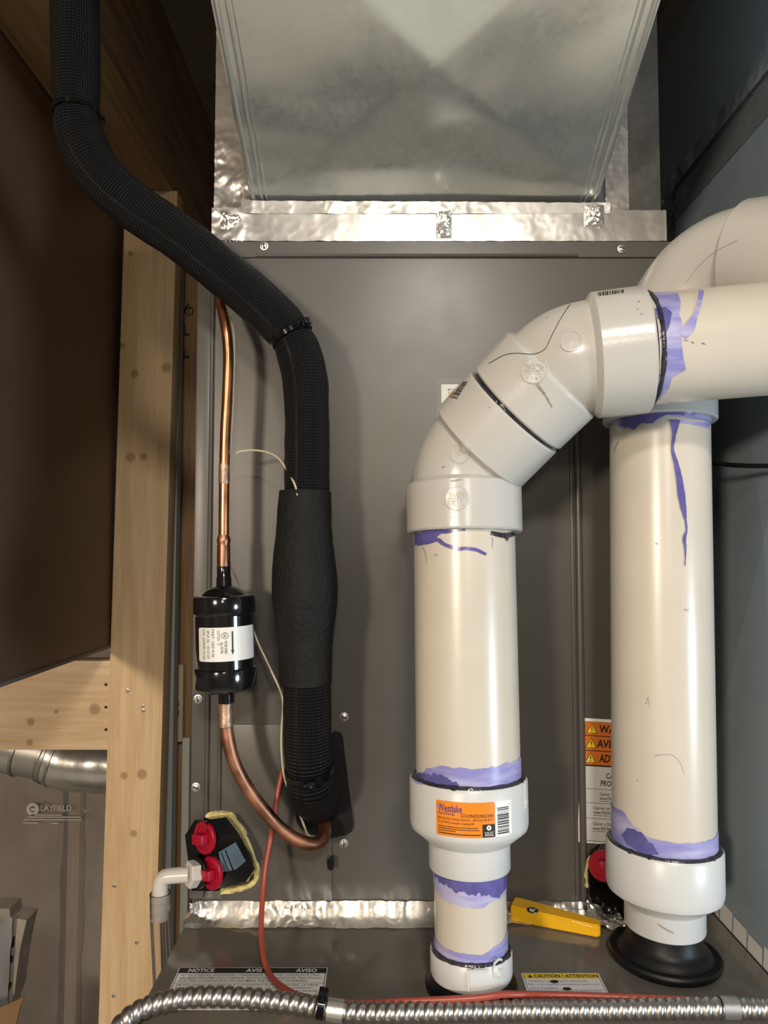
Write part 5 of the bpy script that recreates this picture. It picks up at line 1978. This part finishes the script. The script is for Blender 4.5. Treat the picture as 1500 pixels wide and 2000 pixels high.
for (px, lab) in ((655, 'smooth silver conduit clamp beside the black cable tie'), (1425, 'smooth silver conduit clamp near the right edge')):
    p, dv = near(px, 1975)
    w = 0.0125
    ax = Axis(p - dv * w / 2, p + dv * w / 2)
    cl = thing('conduit_clamp', p - V((0, 0, 0.007)), lab, 'clamp', 'conduit clamps')
    lathe(MB(), ax, [(0, 0.0074), (0, 0.0080), (w, 0.0080), (w, 0.0074)], 40, closed=True).build('band', 'zinc', cl)
    mb = MB()
    fmz = cyl_map(ax, 0.0080, 0.0, 0.0)
    bar(mb, lambda a, b, h: fmz(b, a, h), w * 0.47, -0.006, w * 0.53, 0.006, 0.0003, 0, 1)
    mb.build('crease', 'steel', cl)
p, dv = near(628, 1968)
tie = cable_tie(p + V((0, 0.001, 0.0015)), dv, 0.0082, None, (0.0, -0.35, 0.95), 0.0055)
tag(tie, 'black cable tie strapping the red tube to the conduit', 'cable tie')
bc = tube('black_cable', [(1360, 899, .716), (1386, 902, .700), (1405, 906, .69), (1440, 909, .672), (1480, 910, .655), (1530, 909, .63), (1600, 905, .585)], 0.0022, 'blkplastic', None, None, 10, 0.005)
tag(bc, 'black cable coming out from behind the intake pipe', 'cable')

# yellow wedge-shaped tool lying on the furnace
yt_ = thing('yellow_tool', V((0.165, 0.70, TOP)), 'yellow plastic wedge-shaped tool lying on the furnace between the pipes', 'tool')


def on_top(px, py, z=0.0):
    s = (1000 - py) / FPX
    c_, n_ = math.cos(rad(PITCH)), math.sin(rad(PITCH))
    kk = (TOP + z - CZ) / (n_ + s * c_)
    return V(((px - 750) / FPX * kk, (c_ - s * n_) * kk, TOP + z))


pL, pR = on_top(997, 1800), on_top(1172, 1834)
ud = (pR - pL).normalized()
vd = V((-ud.y, ud.x, 0))
Lt = (pR - pL).length
bm = bmesh.new()
prof = [(0.0, 0.0, 0.020), (0.12 * Lt, -0.0005, 0.021), (0.97 * Lt, 0.0, 0.013), (Lt, 0.0015, 0.0115)]
H0, H1 = 0.0150, 0.0115
rings = []
for t, a, b in prof:
    hh = H0 + (H1 - H0) * t / Lt
    rings.append([bm.verts.new(pL + ud * t + vd * y + V((0, 0, z))) for y, z in ((a, 0.0006), (b, 0.0006), (b, hh), (a, hh))])
for A_, B_ in zip(rings, rings[1:]):
    for k in range(4):
        bm.faces.new([A_[k], B_[k], B_[(k + 1) % 4], A_[(k + 1) % 4]])
bm.faces.new(rings[0])
bm.faces.new(rings[-1][::-1])
bmesh.ops.recalc_face_normals(bm, faces=bm.faces[:])
bmesh.ops.bevel(bm, geom=bm.edges[:], offset=0.0012, segments=2, affect='EDGES')
bm.verts.index_update()
mb = MB()
mb.add([v.co.copy() for v in bm.verts], [[v.index for v in f.verts] for f in bm.faces])
bm.free()
tb_ = mb.build('handle', 'yellow', yt_)
b_tool = mb.bvh()
erows = []
for k in range(9):
    t = -1 + 2 * k / 8
    w = 11.5 * math.sqrt(max(0.02, 1 - t * t))
    erows.append(((1040 - w + 1.5 * t, 1778 + 5.6 * t - w * 0.10), (1040 + w + 1.5 * t, 1778 + 5.6 * t + w * 0.10)))
patch('emblem', b_tool, erows, 'navy', tb_, cols=6, off=0.0004, label='dark blue oval emblem', sub=1)
strip('emblem_mark', b_tool, [(1035, 1776), (1040, 1779), (1046, 1777)], [2.5, 3, 1.5], 'tan', tb_, cols=2, off=0.0007)
mb = MB()
g0, g1 = on_surface(b_tool, 1117, 1798, 0.0), on_surface(b_tool, 1157, 1811, 0.0)
sweep(mb, [g0, g1], 0.0011, 10)
mb.build('thumb_ridge', 'yellow', tb_)

for o in bpy.data.objects:
    if '_org' in o:
        del o['_org']
